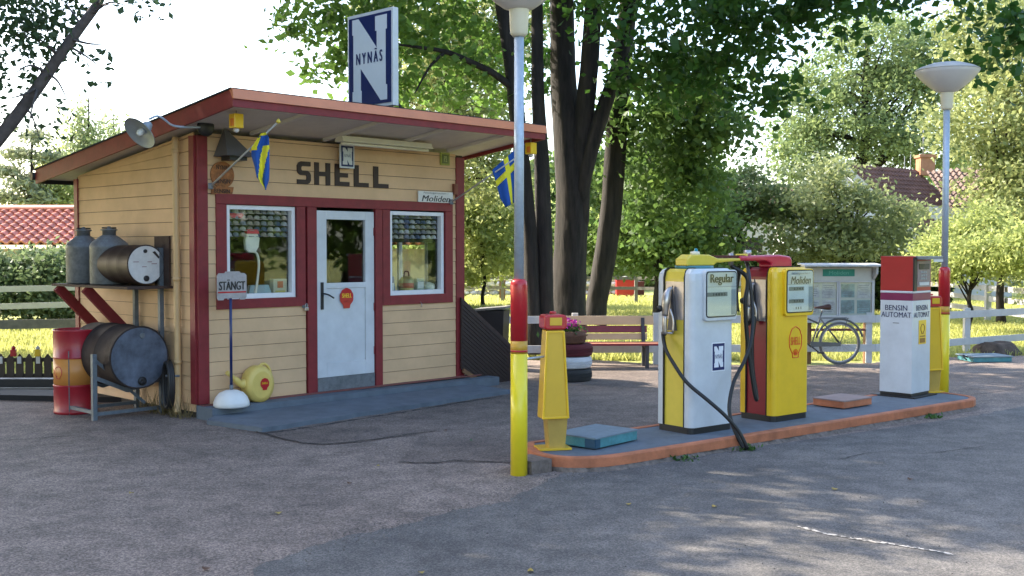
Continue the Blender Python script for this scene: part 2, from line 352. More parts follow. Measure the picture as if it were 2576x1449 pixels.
# front wall sheathing with openings
b=MB()
def wf(s0,s1,z0,z1): b.box(((s0+s1)/2,.04,(z0+z1)/2),(s1-s0,.08,z1-z0))
wf(0,LEN,2.17,2.86); wf(0,.33,.0,2.17); wf(.33,1.17,0,1.19); wf(1.17,1.44,0,2.17); wf(2.24,2.48,0,2.17); wf(2.48,3.34,0,1.17); wf(3.34,LEN,0,2.17)
wf(1.44,2.24,0,.10)
# left side, back and right wall (the right wall has a window)
sl=[(0,0),(DEP,0),(DEP,rz_(DEP)-.01),(0,rz_(0)-.01)]
b.prism([(p[0],p[1]) for p in sl],(0,.08,0),(0,1,0),(0,0,1),.06) if False else None
b.add([(0,.08,0),(0,DEP,0),(0,DEP,rz_(DEP)-.01),(0,.08,rz_(.08)-.01),(.06,.08,0),(.06,DEP,0),(.06,DEP,rz_(DEP)-.01),(.06,.08,rz_(.08)-.01)],[(0,3,2,1),(4,5,6,7),(0,1,5,4),(1,2,6,5),(2,3,7,6)])
b.box((LEN/2,DEP-.03,1.25),(LEN-.14,.058,2.5))
def wr(t0,t1,z0,z1): b.box((LEN-.04,(t0+t1)/2,(z0+z1)/2),(.078,t1-t0,z1-z0))
wr(.082,.55,0,2.6); wr(.55,1.75,0,1.0); wr(.55,1.75,1.95,2.6); wr(1.75,DEP,0,2.5)
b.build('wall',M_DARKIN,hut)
b=MB()
siding(b,.10,1.295,.13,1.10); siding(b,2.35,3.53,.10,1.06); siding(b,.10,.20,1.10,2.26); siding(b,3.47,3.53,1.06,2.26); siding(b,.10,3.53,2.268,2.872)
b.build('front_boards',M_BEIGE,hut)
b=MB(); siding(b,.04,DEP-.06,.06,2.95,'side',topf=zt); b.build('side_boards',M_BEIGE,hut)
b=MB(); b.box((LEN+.008,DEP/2+.1,1.2),(.016,DEP-.35,.0)) if False else None
for (t0,t1,z0,z1) in ((.1,.55,.05,2.72),(.55,1.75,.05,1.0),(.55,1.75,1.95,2.66),(1.75,DEP-.1,.05,2.5)):
    k=z0
    while k<z1-.01:
        c=min(z1,k+.144); b.add([(LEN+.02,t0,k),(LEN+.02,t1,k),(LEN+.012,t1,c),(LEN+.012,t0,c)],[(0,1,2,3)]); k+=.152
b.build('side_boards',M_BEIGE,hut)
# corner boards
b=MB(); b.box((.045,-.012,1.49),(.118,.034,2.70)); b.box((-.022,.052,1.49),(.026,.094,2.70)); b.build('corner_board',M_RED,hut)
b=MB(); b.box((LEN-.06,-.014,1.47),(.135,.036,2.72)); b.box((LEN+.022,.05,1.47),(.026,.09,2.72)); b.build('corner_board',M_RED,hut)
b=MB(); b.box((-.022,DEP-.035,1.28),(.026,.09,2.48)); b.build('corner_board',M_RED,hut)
# trims round the openings
b=MB()
def tr(s0,s1,z0,z1,th=.036): b.box(((s0+s1)/2,-th/2-.001,(z0+z1)/2),(s1-s0,th,z1-z0))
tr(.195,3.47,2.165,2.270); b.build('top_trim',M_RED,hut,.003,1)
b=MB(); tr(.195,.315,1.09,2.163); tr(1.175,1.285,1.09,2.163); tr(.315,1.175,1.09,1.19); b.build('window_trim',M_RED,hut,.003,1)
b=MB(); tr(2.365,2.475,1.055,2.163); tr(3.35,3.47,1.055,2.163); tr(2.475,3.35,1.055,1.165); b.build('window_trim',M_RED,hut,.003,1)
b=MB(); tr(1.305,1.43,.13,2.163,.044); tr(2.25,2.352,.11,2.163,.044); b.build('door_trim',M_RED,hut,.003,1)
def window(s0,s1,z0,z1):
    f=MB(); wd=.045; d=.075
    f.box((s0+wd/2,.03,(z0+z1)/2),(wd,d,z1-z0)); f.box((s1-wd/2,.03,(z0+z1)/2),(wd,d,z1-z0))
    f.box(((s0+s1)/2,.03,z1-wd/2),(s1-s0-2*wd,d,wd)); f.box(((s0+s1)/2,.03,z0+wd/2),(s1-s0-2*wd,d,wd))
    fo=f.build('window',M_FRAMEW,hut,.003,1)
    p=MB(); p.box(((s0+s1)/2,.045,(z0+z1)/2),(s1-s0-2*wd,.004,z1-z0-2*wd)); p.build('pane',M_GLASS,fo)
    g=MB(); g.box(((s0+s1)/2,.09,z0-.01),(s1-s0,.2,.02)); g.build('window_board',M_FRAMEW,fo)
window(.322,1.170,1.195,2.160); window(2.482,3.343,1.172,2.150)
# side window on the far wall
f=MB()
for (c,d) in (((LEN-.04,.575,1.475),(.10,.05,.95)),((LEN-.04,1.725,1.475),(.10,.05,.95)),((LEN-.04,1.15,1.925),(.10,1.1,.05)),((LEN-.04,1.15,1.025),(.10,1.1,.05)),((LEN-.04,1.15,1.475),(.06,.04,.85))): f.box(c,d)
fo=f.build('window',M_FRAMEW,hut); p=MB(); p.box((LEN-.03,1.15,1.475),(.004,1.1,.85)); p.build('pane',M_GLASS2,fo)
# door
d=MB(); s0,s1,z0,z1=1.440,2.243,.285,2.130
wz0,wz1=1.33,2.035; ws0,ws1=1.575,2.118
d.box(((s0+ws0)/2,.0,(z0+z1)/2),(ws0-s0,.045,z1-z0)); d.box(((s1+ws1)/2,.0,(z0+z1)/2),(s1-ws1,.045,z1-z0))
d.box(((ws0+ws1)/2,0,(z1+wz1)/2),(ws1-ws0,.045,z1-wz1)); d.box(((ws0+ws1)/2,0,(wz0+.06+wz0-.06)/2-.03),(ws1-ws0,.045,.06))
d.box(((ws0+ws1)/2,.006,(z0+.16+wz0-.06)/2),(ws1-ws0-.004,.035,wz0-.06-z0-.16)); d.box(((ws0+ws1)/2,0,z0+.08),(ws1-ws0-.002,.045,.16))
do=d.build('door',M_WHITE,hut,.002,1)
p=MB(); p.box(((ws0+ws1)/2,.012,(wz0+wz1)/2),(ws1-ws0,.004,wz1-wz0)); p.build('pane',M_GLASS,do)
h=MB(); h.box((1.506,-.030,1.19),(.034,.012,.30)); h.tube(smooth([(1.506,-.035,1.21),(1.51,-.075,1.215),(1.56,-.08,1.20),(1.63,-.075,1.165)],4),.009,8); h.build('handle',M_BLACKP,do)
for z in (.50,1.0,1.86): h=MB(); h.tube([(2.238,-.028,z),(2.238,-.028,z+.09)],.007,8); h.build('hinge',M_RED,do)
h=MB(); h.box((1.842,-.005,.20),(.80,.05,.165)); h.build('kick_plate',M_GALV,hut)
e=MB(); e.prism([(x*.100,y*.100) for x,y in pecten()],(1.845,-.0235,1.165),X,Z,.004); eo=e.build('shell_emblem',M_SRED,do)
text('emblem_lettering','SHELL',mat('emblem_yellow',(.85,.55,.03),.4),eo,(1.845,-.028,1.185),X,Z,.135,.048,.035)
e=MB()
for k in range(9):
    a=R(20+140*k/8); e.bar((1.845+.02*math.cos(a),-.0285,1.10+.015*math.sin(a)),(1.845+.02*math.cos(a)+.03*math.cos(a),-.0285,1.10+.03*math.sin(a)),.002,.002)
e.build('emblem_rays',mat('emblem_dark_red',(.2,.005,.01),.5),eo)
# lettering on the wall
LT={'S':None,'H':[(0,0),(.28,0),(.28,.40),(.72,.40),(.72,0),(1,0),(1,1),(.72,1),(.72,.60),(.28,.60),(.28,1),(0,1)],
'E':[(0,0),(1,0),(1,.2),(.32,.2),(.32,.40),(.9,.40),(.9,.60),(.32,.60),(.32,.80),(1,.80),(1,1),(0,1)],
'L':[(0,0),(1,0),(1,.2),(.32,.2),(.32,1),(0,1)]}
def S_poly():
    return [(0,0),(.72,0),(.9,.06),(1,.17),(1,.42),(.92,.53),(.75,.60),(.36,.60),(.30,.65),(.30,.75),(.37,.80),(.98,.80),(.98,1),(.27,1),(.10,.94),(0,.82),(0,.58),(.08,.47),(.24,.40),(.64,.40),(.70,.35),(.70,.25),(.64,.20),(0,.20)]
LT['S']=S_poly()
b=MB(); zz=2.408
for ch,sa,sb in (('S',1.186,1.365),('H',1.415,1.625),('E',1.690,1.890),('L',1.955,2.165),('L',2.235,2.457)):
    b.prism([(sa+(sb-sa)*x,zz+.245*y) for x,y in LT[ch]],(0,-.020,0),X,Z,.012)
b.build('wall_lettering',M_BROWN,hut)
# roof: deck, soffit, rafters, fascia, flashing, felt
SA,SB=-.27,3.98; T0,T1=-1.10,3.18
def slab(b,s0,s1,t0,t1,dz0,dz1):
    vs=[(s0,t0,rz_(t0)+dz0),(s1,t0,rz_(t0)+dz0),(s1,t1,rz_(t1)+dz0),(s0,t1,rz_(t1)+dz0),(s0,t0,rz_(t0)+dz1),(s1,t0,rz_(t0)+dz1),(s1,t1,rz_(t1)+dz1),(s0,t1,rz_(t1)+dz1)]
    b.add(vs,[(0,3,2,1),(4,5,6,7),(0,1,5,4),(1,2,6,5),(2,3,7,6),(3,0,4,7)])
b=MB(); slab(b,SA+.026,SB-.026,T0+.026,T1-.026,.035,.115); rf=b.build('roof',M_SOFF,hut)
b=MB(); slab(b,SA-.012,SB+.012,T0+.02,T1+.03,.152,.166)
# slight waves at the felt edge
b.build('roof_felt',M_FELT,rf)
b=MB(); slab(b,SA,SA+.025,T0,T1,-.012,.150); b.build('side_fascia',M_RED,rf)
b=MB(); slab(b,SB-.025,SB,T0,T1,-.012,.150); b.build('side_fascia',M_RED,rf)
b=MB(); b.box(((SA+SB)/2,T0+.0125,3.045),(SB-SA-.052,.025,.075)); b.build('front_fascia',M_RED,rf)
b=MB(); b.add([(SA-.006,T0-.022,3.080),(SB+.006,T0-.022,3.080),(SB+.006,T0-.006,3.168),(SA-.006,T0-.006,3.168),(SB+.006,T0+.06,3.186),(SA-.006,T0+.06,3.186),(SA-.006,T0-.004,3.080),(SB+.006,T0-.004,3.080)],[(0,1,2,3),(3,2,4,5),(0,6,7,1),(0,3,6),(3,5,6),(1,7,2),(2,7,4)]); b.build('flashing',M_FLASH,rf)
b=MB(); b.box(((SA+SB)/2,T1-.012,rz_(T1)+.055),(SB-SA-.052,.024,.13)); b.build('back_fascia',M_BLACKP,rf)
b=MB(); b.tube([(SA-.03,T1+.05,rz_(T1)+.08),(SB+.03,T1+.05,rz_(T1)+.08)],.045,10); b.build('gutter',M_BLACKP,rf)
M_RAFT=mat('rafter_paint',(.62,.57,.52),.6,var=.06)
for s in (.62,1.55,2.48,3.40):
    q=MB(); slab(q,s-.02,s+.02,T0+.03,-.022,.0,.034); q.build('rafter',M_RAFT,rf)
b=MB(); slab(b,-.20,.0,T0+.1,DEP,-.0,.034) if False else None
b=MB(); b.box((.8,-.30,2.90),(.42,.55,.02)) if False else None
# downpipe with a crooked foot
b=MB(); b.tube(smooth([(-.06,.30,2.84),(-.065,.30,2.7),(-.065,.30,1.6),(-.065,.30,.32),(-.07,.29,.18),(-.12,.22,.04)],4),.034,12)
for z in (2.70,1.4,.55): b.lathe([(.040,-.02),(.040,.02)],12,Matrix.Translation((-.065,.30,z)))
b.build('downpipe',M_BEIGE2,hut)
# step in front, in two levels, and a maroon painted strip
st=MB(); st.add([(-.03,-.30,0),(4.05,-.26,0),(4.05,0,0),(-.03,0,0),(-.03,-.30,.125),(4.05,-.26,.105),(4.05,0,.105),(-.03,0,.13)],[(0,1,5,4),(4,5,6,7),(1,2,6,5),(3,0,4,7)]); so=tag(st.build('front_step',M_PLINTH,hut))
st=MB(); st.box((1.95,-.045,.129),(3.9,.10,.012)); st.build('step_edge_strip',M_PLRED,hut)
def hloc(p): 
    q=Vector(p)-C0; return (q.dot(Uv),-q.dot(Nv))
a1=hloc(G(660,1088)); a2=hloc(G(520,1068)); a3=hloc(G(1285,990)); a4=hloc(G(1260,965))
rg=random.Random(4); fe=[a1]
for k in range(1,24): t=k/24; fe.append((a1[0]+(a3[0]-a1[0])*t+rg.uniform(-.02,.02),a1[1]+(a3[1]-a1[1])*t+rg.uniform(-.02,.02)))
fe+=[a3,(a3[0],-.2),(-.02,-.2),(-.02,-.31),a2]
st=MB(); n0=len(fe); top=[(p[0],p[1],.045 if p[1]<-.31 else .06) for p in fe]; st.add(top+[(p[0]*1.0,p[1],-.005) for p in fe],[tuple(range(n0))]+[(i,i+n0,(i+1)%n0+n0,(i+1)%n0) for i in range(n0)]); st.build('concrete_apron',M_PLINTH,hut)
# interior back: shelf counters
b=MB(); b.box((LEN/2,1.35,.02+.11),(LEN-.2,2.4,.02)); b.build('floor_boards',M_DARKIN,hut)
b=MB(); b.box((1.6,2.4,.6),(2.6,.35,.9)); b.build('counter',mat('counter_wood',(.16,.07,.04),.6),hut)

# ------------------------------------------------------------------ things on the kiosk
def place(name,label,cat,s,t,z,group=None): return thing(name,label,cat,hl(s,t,z),HRZ,group)
# roof sign (stands at a right angle to the front, read from along the road)
sg=thing('advertising_sign','tall white framed sign with large white N on navy standing on the roof','sign',hl(1.80,-.56,3.225),-HA)
W,Hh=.77,1.03
b=MB(); b.box((0,0,Hh/2),(W,.075,Hh)); b.build('sign_frame',M_WHITE,sg,.004)
b=MB(); b.box((0,-.040,Hh/2),(W-.055,.006,Hh-.07)); pn=b.build('sign_panel',M_BLUE,sg)
b=MB(); b.prism([((x-.5)*(W-.055),.035+y*(Hh-.07)) for x,y in N_GLYPH],(0,-.0432,0),X,Z,.003); b.build('letter_n',mat('sign_white',(.58,.64,.70),.35,var=.04),pn)
text('lettering','N Y N Ä S',M_BLUE,pn,(.0,-.0475,.555),X,Z,.45,.15,.06)
b=MB(); b.box((-.25,.045,-.03),(.04,.02,.14)); b.box((.25,.045,-.03),(.04,.02,.14)); b.bar((0,.05,.45),(0,.45,-.02),.02,.02); b.build('sign_support',M_BLACKP,sg)
# gooseneck yard lamp
lp=place('gooseneck_lamp','grey enamel yard lamp on a swan neck arm beside the left eave','lamp',.02,-.06,2.84)
def L(x,y,Y): 
    q=at(x,y,Y)-lp.location; return Vector((q.dot(Uv),-q.dot(Nv),q.z))
b=MB(); b.lathe([(.0,0),(.085,0),(.095,.03),(.07,.05),(.0,.06)],20,Matrix.Translation(L(514,320,11.0))@Matrix.Rotation(R(90),4,'X')); b.build('wall_mount',M_BLACKP,lp)
b=MB(); b.tube(smooth([L(510,320,10.95),L(470,320,10.8),L(435,316,10.7),L(412,300,10.6),L(395,292,10.55),L(375,300,10.5)],6),.011,8); b.build('arm',M_POLE,lp)
dc=L(353,333,10.42); dn=(L(378,296,10.55)-dc); wa=Vector((-.42,-.62,-.62)).normalized(); ax=Vector((wa.dot(Uv),-wa.dot(Nv),wa.z))
qt=(-ax).to_track_quat('Z','Y').to_matrix().to_4x4(); T=Matrix.Translation(dc)@qt
b=MB(); b.lathe([(.050,.03),(.060,.022),(.09,.018),(.165,-.010),(.170,-.015),(.166,-.006),(.09,.026),(.060,.04),(.05,.10),(.03,.14),(.0,.145)],36,T); b.build('lamp_shade',mat('grey_enamel',(.33,.37,.42),.4,metal=.2,var=.12,scale=12),lp)
b=MB(); b.lathe([(.0,-.04),(.02,-.035),(.033,-.01),(.028,.02),(.02,.05)],16,T); b.build('bulb',mat('bulb_glass',(.75,.78,.8),.1),lp)
# pyramid lamp shade and the round brown sign below
py=place('pyramid_lamp','dark grey four sided metal lamp hood above the round orange sign','lamp',.33,-.16,2.64)
b=MB(); b.add([(-.16,-.13,0),(.16,-.13,0),(.16,.13,0),(-.16,.13,0),(-.05,.10,.30)],[(0,1,4),(1,2,4),(2,3,4),(3,0,4),(0,3,2,1)]); b.build('hood',mat('dark_grey_metal',(.11,.105,.11),.5,var=.12),py)
b=MB(); b.box((0,.0,-.02),(.20,.16,.04)); b.build('socket',M_BLACKP,py)
rs=place('round_sign','round orange carved wooden sign with worn black lettering','sign',.27,-.024,2.46)
b=MB(); b.prism([(.135*math.cos(R(k*10)),.135*math.sin(R(k*10))) for k in range(36)],(0,0,0),X,Z,.014); b.build('board',mat('orange_wood',(.33,.12,.035),.7,var=.5,scale=22),rs)
b=MB(); b.prism([(-.13,-.20),(.11,-.20),(.13,-.12),(-.12,-.12)],(0,0,0),X,Z,.012); b.build('board_foot',mat('orange_wood'  ,(.4,.17,.05)),rs)
text('lettering','NYNAS',M_BROWN,rs,(.0,-.016,.075),X,Z,.15,.045,.02); text('lettering','BENSIN',M_BROWN,rs,(.0,-.016,-.065),X,Z,.17,.045,.02)
bpy.data.objects.remove(rs.children[-1]) if False else None
text('lettering','BENSIN',M_BROWN,rs,(-.01,-.016,-.165),X,Z,.18,.042,.02)
# flags
def flag(name,label,base,tip,pts,cat='flag'):
    f=thing(name,label,cat,base,0,'flags on the kiosk front'); base=Vector(base)
    b=MB(); b.tube([(0,0,0),Vector(tip)-base],[.011,.008],8); b.build('pole',M_WHITE if False else M_FENW,f)
    b=MB(); b.lathe([(0,-.02),(.018,-.012),(.024,0),(.016,.014),(0,.03)],12,Matrix.Translation(Vector(tip)-base)); b.build('finial',M_YEL2,f)
    b=MB(); b.box((0,0,0),(.04,.04,.06)); b.build('bracket',M_GALV,f)
    return f
f1b=at(530,468,11.15); f1t=at(700,306,10.55)
f1=flag('flag','drooping blue and yellow flag on a slanting pole left of the painted wall letters',f1b,f1t,None)
def cloth(parent,base,rows,m_blue,m_yel,yel_cols,yel_rows,Yd,amp=.03,thick=.004):
    # rows: list of (left px, right px, y px); hanging folds as real waves in depth
    nr=len(rows)-1; nc=22; grid=[]
    RR=np.array(rows,float); K=nr*6
    for i in range(K+1):
        t=i/K*nr; k=min(int(t),nr-1); a=RR[k]*(1-(t-k))+RR[k+1]*(t-k)
        row=[]
        for j in range(nc+1):
            u=j/nc; px=a[0]+(a[1]-a[0])*u; py_=a[2]+(a[3]-a[2])*u
            yd=Yd+amp*math.sin(u*math.pi*3.2+i*.12)*(.4+.6*i/K)
            row.append(at(px,py_,yd)-base)
        grid.append(row)
    for nm,m,want in (('cloth_field',m_blue,False),('cloth_cross',m_yel,True)):
        b=MB(); vs=[p for r in grid for p in r]; fs=[]
        for i in range(K):
            for j in range(nc):
                y=yel_rows(i/K,j/nc) or yel_cols(i/K,j/nc)
                if y==want: fs.append((i*(nc+1)+j,i*(nc+1)+j+1,(i+1)*(nc+1)+j+1,(i+1)*(nc+1)+j))
        b.add(vs,fs,True); o=b.build(nm,m,parent); sm=o.modifiers.new('s','SOLIDIFY'); sm.thickness=thick
cloth(f1,f1b,[(656,668,336,333),(645,676,352,345),(632,677,372,365),(633,677,392,400),(641,677,420,430),(646,676,445,452),(660,671,465,470),(666,669,476,478)],M_FBLUE,M_FYEL,
      lambda v,u: abs((v-.12)-(1.02-u)*.78)<.15 and v>.28, lambda v,u: (v<.05) or (u<.30 and .08<v<.33),10.55)
f2b=at(1136,508,13.55); f2t=at(1302,394,12.6)
f2=flag('flag','blue flag with yellow cross hanging behind the near lamp post',f2b,f2t,None)
cloth(f2,f2b,[(1237,1300,428,372),(1246,1302,455,400),(1258,1304,500,455),(1272,1300,522,505)],M_FBLUE,M_FYEL,
      lambda v,u: .42<u<.60, lambda v,u: .28<v<.42,12.9,.02)
# hanging lanterns
def lantern(px,py_,Y,lab):
    t=thing('hanging_lantern',lab,'lantern',at(px,py_,Y),HRZ,'yellow lanterns under the eave')
    b=MB(); b.box((0,0,-.055),(.10,.10,.135)); b.build('housing',M_YEL,t,.006)
    b=MB(); b.box((-.053,-.01,-.07),(.008,.05,.07)); b.build('orange_lens',mat('orange_plastic',(.75,.2,.02),.3),t)
    b=MB(); b.lathe([(0,-.165),(.02,-.158),(.028,-.14),(.022,-.122)],14); b.build('bulb',M_BOWL,t)
    b=MB(); b.tube([(0,0,.012),(0,0,.09)],.005,6); b.build('hanger',M_GALV,t); return t
lantern(594,290,10.55,'yellow lantern hanging under the left corner of the eave')
lantern(1335,362,13.25,'yellow lantern hanging under the right end of the eave')
# strip light
s_a,s_b=1.70,3.02
fl=place('strip_light','long white fluorescent strip light under the eave above the door','lamp',2.19,-.30,2.90)
# located on the wall a little proud: sight lines meet the board there
b=MB(); b.box((0,0,.0),(1.30,.16,.065),top=(1.30,.10)); b.build('housing',M_CREAM,fl,.004)
b=MB(); b.tube([(-.63,-.02,-.05),(.62,-.02,-.05)],.017,10); b.build('tube',M_CREAM,fl)
b=MB(); b.box((0,.19,.03),(1.0,.22,.02)); b.build('bracket',M_SOFF,fl)
# small N sign hung under the strip light
sm=place('small_sign','small white framed navy N sign hanging just under the strip light','sign',1.80,-.10,2.735)
b=MB(); b.box((0,0,0),(.20,.014,.26)); b.build('sign_frame',M_WHITE,sm)
b=MB(); b.box((0,-.009,0),(.165,.004,.225)); q=b.build('sign_panel',M_BLUE,sm)
b=MB(); b.prism([((x-.5)*.15,(y-.5)*.21) for x,y in N_FAT],(0,-.0112,0),X,Z,.002); b.build('letter_n',M_WHITE,q); text('lettering','NYNÄS',M_BLUE,q,(0,-.014,.01),X,Z,.09,.04,.0)
ms=place('name_board','white board reading Moliden above the right hand window','sign',3.18,-.040,2.333)
b=MB(); b.box((0,0,0),(.56,.014,.13)); b.build('board',M_PAPER,ms); text('lettering','Moliden',M_BLACKP,ms,(.0,-.008,-.020),X,Z,.46,.072,.012,.25); text('lettering','Nostalgimacken i',mat('grey_ink',(.12,.12,.13),.6),ms,(0,-.008,.044),X,Z,.40,.028,.0,.2)
gp=place('green_plate','small olive green metal plate high on the right end of the front','plate',3.34,-.032,2.80)
b=MB(); b.box((0,0,0),(.15,.016,.15)); b.build('plate',mat('olive_enamel',(.30,.33,.06),.45,var=.2,scale=20),gp)
b=MB(); b.box((0,-.0095,0),(.11,.003,.11)); b.build('inner_panel',mat('dark_olive',(.12,.15,.04),.5),gp); text('lettering','P2',mat('olive_light',(.4,.42,.15),.5),gp,(0,-.0115,0),X,Z,.05,.07,.03)
pb=place('junction_box','small brown box at the corner above the Moliden board','box',3.50,-.045,2.44); b=MB(); b.box((0,0,0),(.07,.03,.13)); b.box((0,-.018,0),(.05,.008,.10)); b.tube([(0,0,-.065),(0,.0,-.14)],.006,6); b.build('housing',mat('box_brown',(.20,.06,.03),.6),pb,.003)
pk=place('padlock','small steel padlock and hasp on the beige boards left of the door','padlock',1.285,-.045,1.075)
b=MB(); b.box((0,0,-.02),(.05,.02,.04)); b.build('body',M_CHROME,pk,.006); b=MB(); b.tube(smooth([(-.015,0,0),(-.015,0,.025),(0,0,.038),(.015,0,.025),(.015,0,0)],4),.005,8); b.build('shackle',M_CHROME,pk); b=MB(); b.box((.0,.012,.01),(.09,.008,.03)); b.build('hasp',M_GALV,pk)
hk=place('faucet_hook','tiny bent wire hook on the wall below the right hand window','hook',2.93,-.03,1.045); b=MB(); b.tube(smooth([(0,0,.03),(0,-.03,.02),(.0,-.04,-.01),(0,-.02,-.03)],4),.004,6); b.build('wire',M_CHROME,hk)
# caps on strings in the windows
CAPC=[(.50,.46,.40),(.30,.30,.34),(.10,.13,.22),(.55,.54,.56),(.40,.33,.28),(.20,.20,.25)]
def cap_mesh(k):
    b=MB(); b.lathe([(.032,-.012),(.034,0),(.030,.015),(.018,.026),(0,.030)],12); b.prism([(.032*math.cos(R(a)),-.026-.032*abs(math.sin(R(a)))*1.2) for a in range(180,361,20)],(0,0,-.016),X,Yv,.004)
    me=b.build('cap',mat('cap_cloth_%d'%k if k else 'cap_cloth',CAPC[k],.8,var=.2,scale=60)); return me
protos=[cap_mesh(k) for k in range(len(CAPC))]; redcap=None
first=[True]*len(protos)
def caps(sa,sb,ztop,rows,cols,lab,grp):
    for r in range(rows):
        for c in range(cols):
            k=random.randrange(len(protos)); s=sa+(sb-sa)*(c+.5)/cols; z=ztop-.032-r*.060
            o=protos[k].copy(); COL.objects.link(o); o.name='baseball_cap'; o.location=hl(s,.085,z); o.rotation_euler=(0,0,HRZ+random.uniform(-.25,.25)); tag(o,lab,'cap',grp)
caps(.365,1.13,2.125,5,9,'faded baseball cap in the rows along the top of the left window','caps in the left window')
caps(2.525,3.30,2.120,5,9,'faded baseball cap in the rows along the top of the right window','caps in the right window')
for p_ in protos: bpy.data.objects.remove(p_)
b=MB(); b.box((.745,.125,2.0),(.78,.004,.28)); b.box((2.91,.125,1.955),(.80,.004,.34)); b.build('cap_backing',M_BLACKP,hut)
nn_=place('neon_strip','pink red lettered strip among the caps in the left window','sign',.47,.062,2.055); b=MB(); b.box((0,0,0),(.20,.006,.05)); b.build('strip',mat('pink_red',(.6,.02,.06),.4),nn_); text('lettering','Pommac',mat('pink_light',(.85,.15,.22),.5),nn_,(0,-.004,0),X,Z,.17,.036,.02)
bpy.data.objects.remove(nn_.children[-1]) if False else None
# window displays
def disp(name,label,cat,s,z,parts,t=.11):
    o=place(name,label,cat,s,t,z)
    for nm,mb,m in parts: mb.build(nm,m,o)
    return o
b1=MB(); b1.box((0,0,.09),(.17,.07,.18)); b2=MB(); b2.box((0,-.037,.12),(.07,.004,.07)); b3=MB(); b3.box((0,-.037,.04),(.12,.004,.03))
disp('oil_can','cream oil can with orange badge in the left window corner','can',1.03,1.205,[('body',b1,mat('cream_tin',(.55,.50,.36),.4)),('badge',b2,mat('orange_badge',(.55,.12,.04),.5)),('label_strip',b3,mat('yellow_badge',(.5,.42,.1),.5))])
b1=MB(); b1.box((0,0,.06),(.30,.08,.12),top=(.22,.05)); b2=MB(); b2.box((0,-.045,.02),(.26,.004,.03))
disp('toy_display','pale blue box with red stripe on the left window sill','box',.78,1.205,[('body',b1,mat('pale_blue_tin',(.28,.40,.44),.4)),('stripe',b2,M_SRED)])
b1=MB(); b1.lathe([(.085,0),(.09,.02),(.09,.15),(.06,.19),(.03,.20)],20); b2=MB(); b2.tube(smooth([(-.04,0,.18),(-.03,0,.25),(.03,0,.25),(.04,0,.18)],4),.008,6); b3=MB(); b3.lathe([(.09,.06),(.0925,.06),(.0925,.12),(.09,.12)],20)
disp('oil_jug','olive yellow round jug with handle in the right window','jug',2.86,1.182,[('body',b1,mat('olive_tin',(.35,.33,.12),.4)),('handle',b2,M_BLACKP),('label_band',b3,mat('rust_label',(.4,.14,.06),.5))],.13)
b1=MB(); b1.box((0,0,.085),(.11,.06,.17)); b2=MB(); b2.box((0,-.032,.09),(.09,.004,.08))
disp('tin_box','tall white and green tin in the right window','tin',3.05,1.182,[('body',b1,mat('grey_green_tin',(.35,.42,.35),.4)),('label_panel',b2,M_PAPER)],.12)
b1=MB(); b1.lathe([(0,0),(.05,.01),(.07,.06),(.06,.10),(0,.125)],16); b2=MB(); b2.box((0,0,.005),(.09,.09,.01))
disp('round_ornament','pale round ornament at the right end of the right window','ornament',3.21,1.182,[('ball',b1,mat('pale_cream',(.6,.62,.5),.4)),('base',b2,M_WOODB)],.11)
b1=MB(); b1.box((0,0,.10),(.12,.05,.20),top=(.08,.04)); b2=MB(); b2.box((0,-.03,.08),(.07,.004,.09))
disp('blue_can','dark blue and white can at the left end of the right window','can',2.60,1.182,[('body',b1,mat('dusk_blue_tin',(.12,.17,.30),.4)),('label_panel',b2,M_PAPER)],.12)
# gauge head looking out of the window
fg=place('window_figure','cream head with flat red cap on a curved stalk in the left window','figure',.69,.070,1.150)
b=MB(); b.tube(smooth([(.02,0,.06),(.055,0,.25),(.07,0,.40),(.05,0,.50),(0,0,.54)],5),[.014]*21,8); b.build('stalk',mat('bright_cream',(.85,.80,.68),.5),fg)
b=MB(); b.prism([(-.085,.0),(-.05,-.03),(.03,-.035),(.075,.03),(.085,.12),(.06,.17),(-.075,.17),(-.09,.10)],(-.01,.03,.55),X,Z,.05); b.build('head',mat('bright_cream',(.85,.80,.68),.5),fg,.012)
b=MB(); b.box((-.015,0,.74),(.15,.06,.045),top=(.13,.05)); b.build('cap',mat('faded_red_cap',(.5,.06,.05),.6),fg)

# STANGT sign: board on a blue stick in a white dome
sd=place('closed_sign','grey notched board reading STÄNGT on a blue stick in a white dome foot','sign',.205,-.27,.125)
b=MB(); b.lathe([(.168,0),(.18,.015),(.176,.05),(.155,.10),(.12,.14),(.06,.165),(.02,.17),(0,.17)],36); b.build('dome_foot',mat('white_dome_plastic',(.72,.72,.70),.4,var=.05),sd)
b=MB(); b.tube([(.0,0,.165),(0,0,.22)],.019,10); b.build('collar',M_GALV,sd)
b=MB(); b.tube([(0,0,.20),(0,0,1.20)],.0145,10); b.build('stick',M_BLUE,sd)
bw,bh=.335,.285
pts=[(-.5,-.42),(-.46,-.5),(-.30,-.5),(-.26,-.44),(.24,-.44),(.28,-.5),(.44,-.5),(.5,-.4),(.5,.36),(.42,.44),(.30,.44),(.26,.5),(-.2,.5),(-.24,.44),(-.44,.44),(-.5,.36)]
b=MB(); b.prism([(x*bw,y*bh) for x,y in pts],(0,-.018,1.215),X,Z,.012); b.build('board',mat('weathered_board',(.36,.33,.32),.7,var=.2,scale=14),sd)
text('lettering','STÄNGT',M_BLACKP,sd,(0,-.031,1.225),X,Z,.30,.105,.045)
b=MB(); b.box((0,-.031,1.15),(.32,.002,.014)); b.build('red_line',M_SRED,sd)
# watering can
wc=place('watering_can','yellow plastic watering can with red shell emblem beside the white dome','watering can',.60,-.13,.125)
MY=mat('watering_can_yellow',(.68,.50,.13),.45,var=.08)
prof=[]; b=MB()
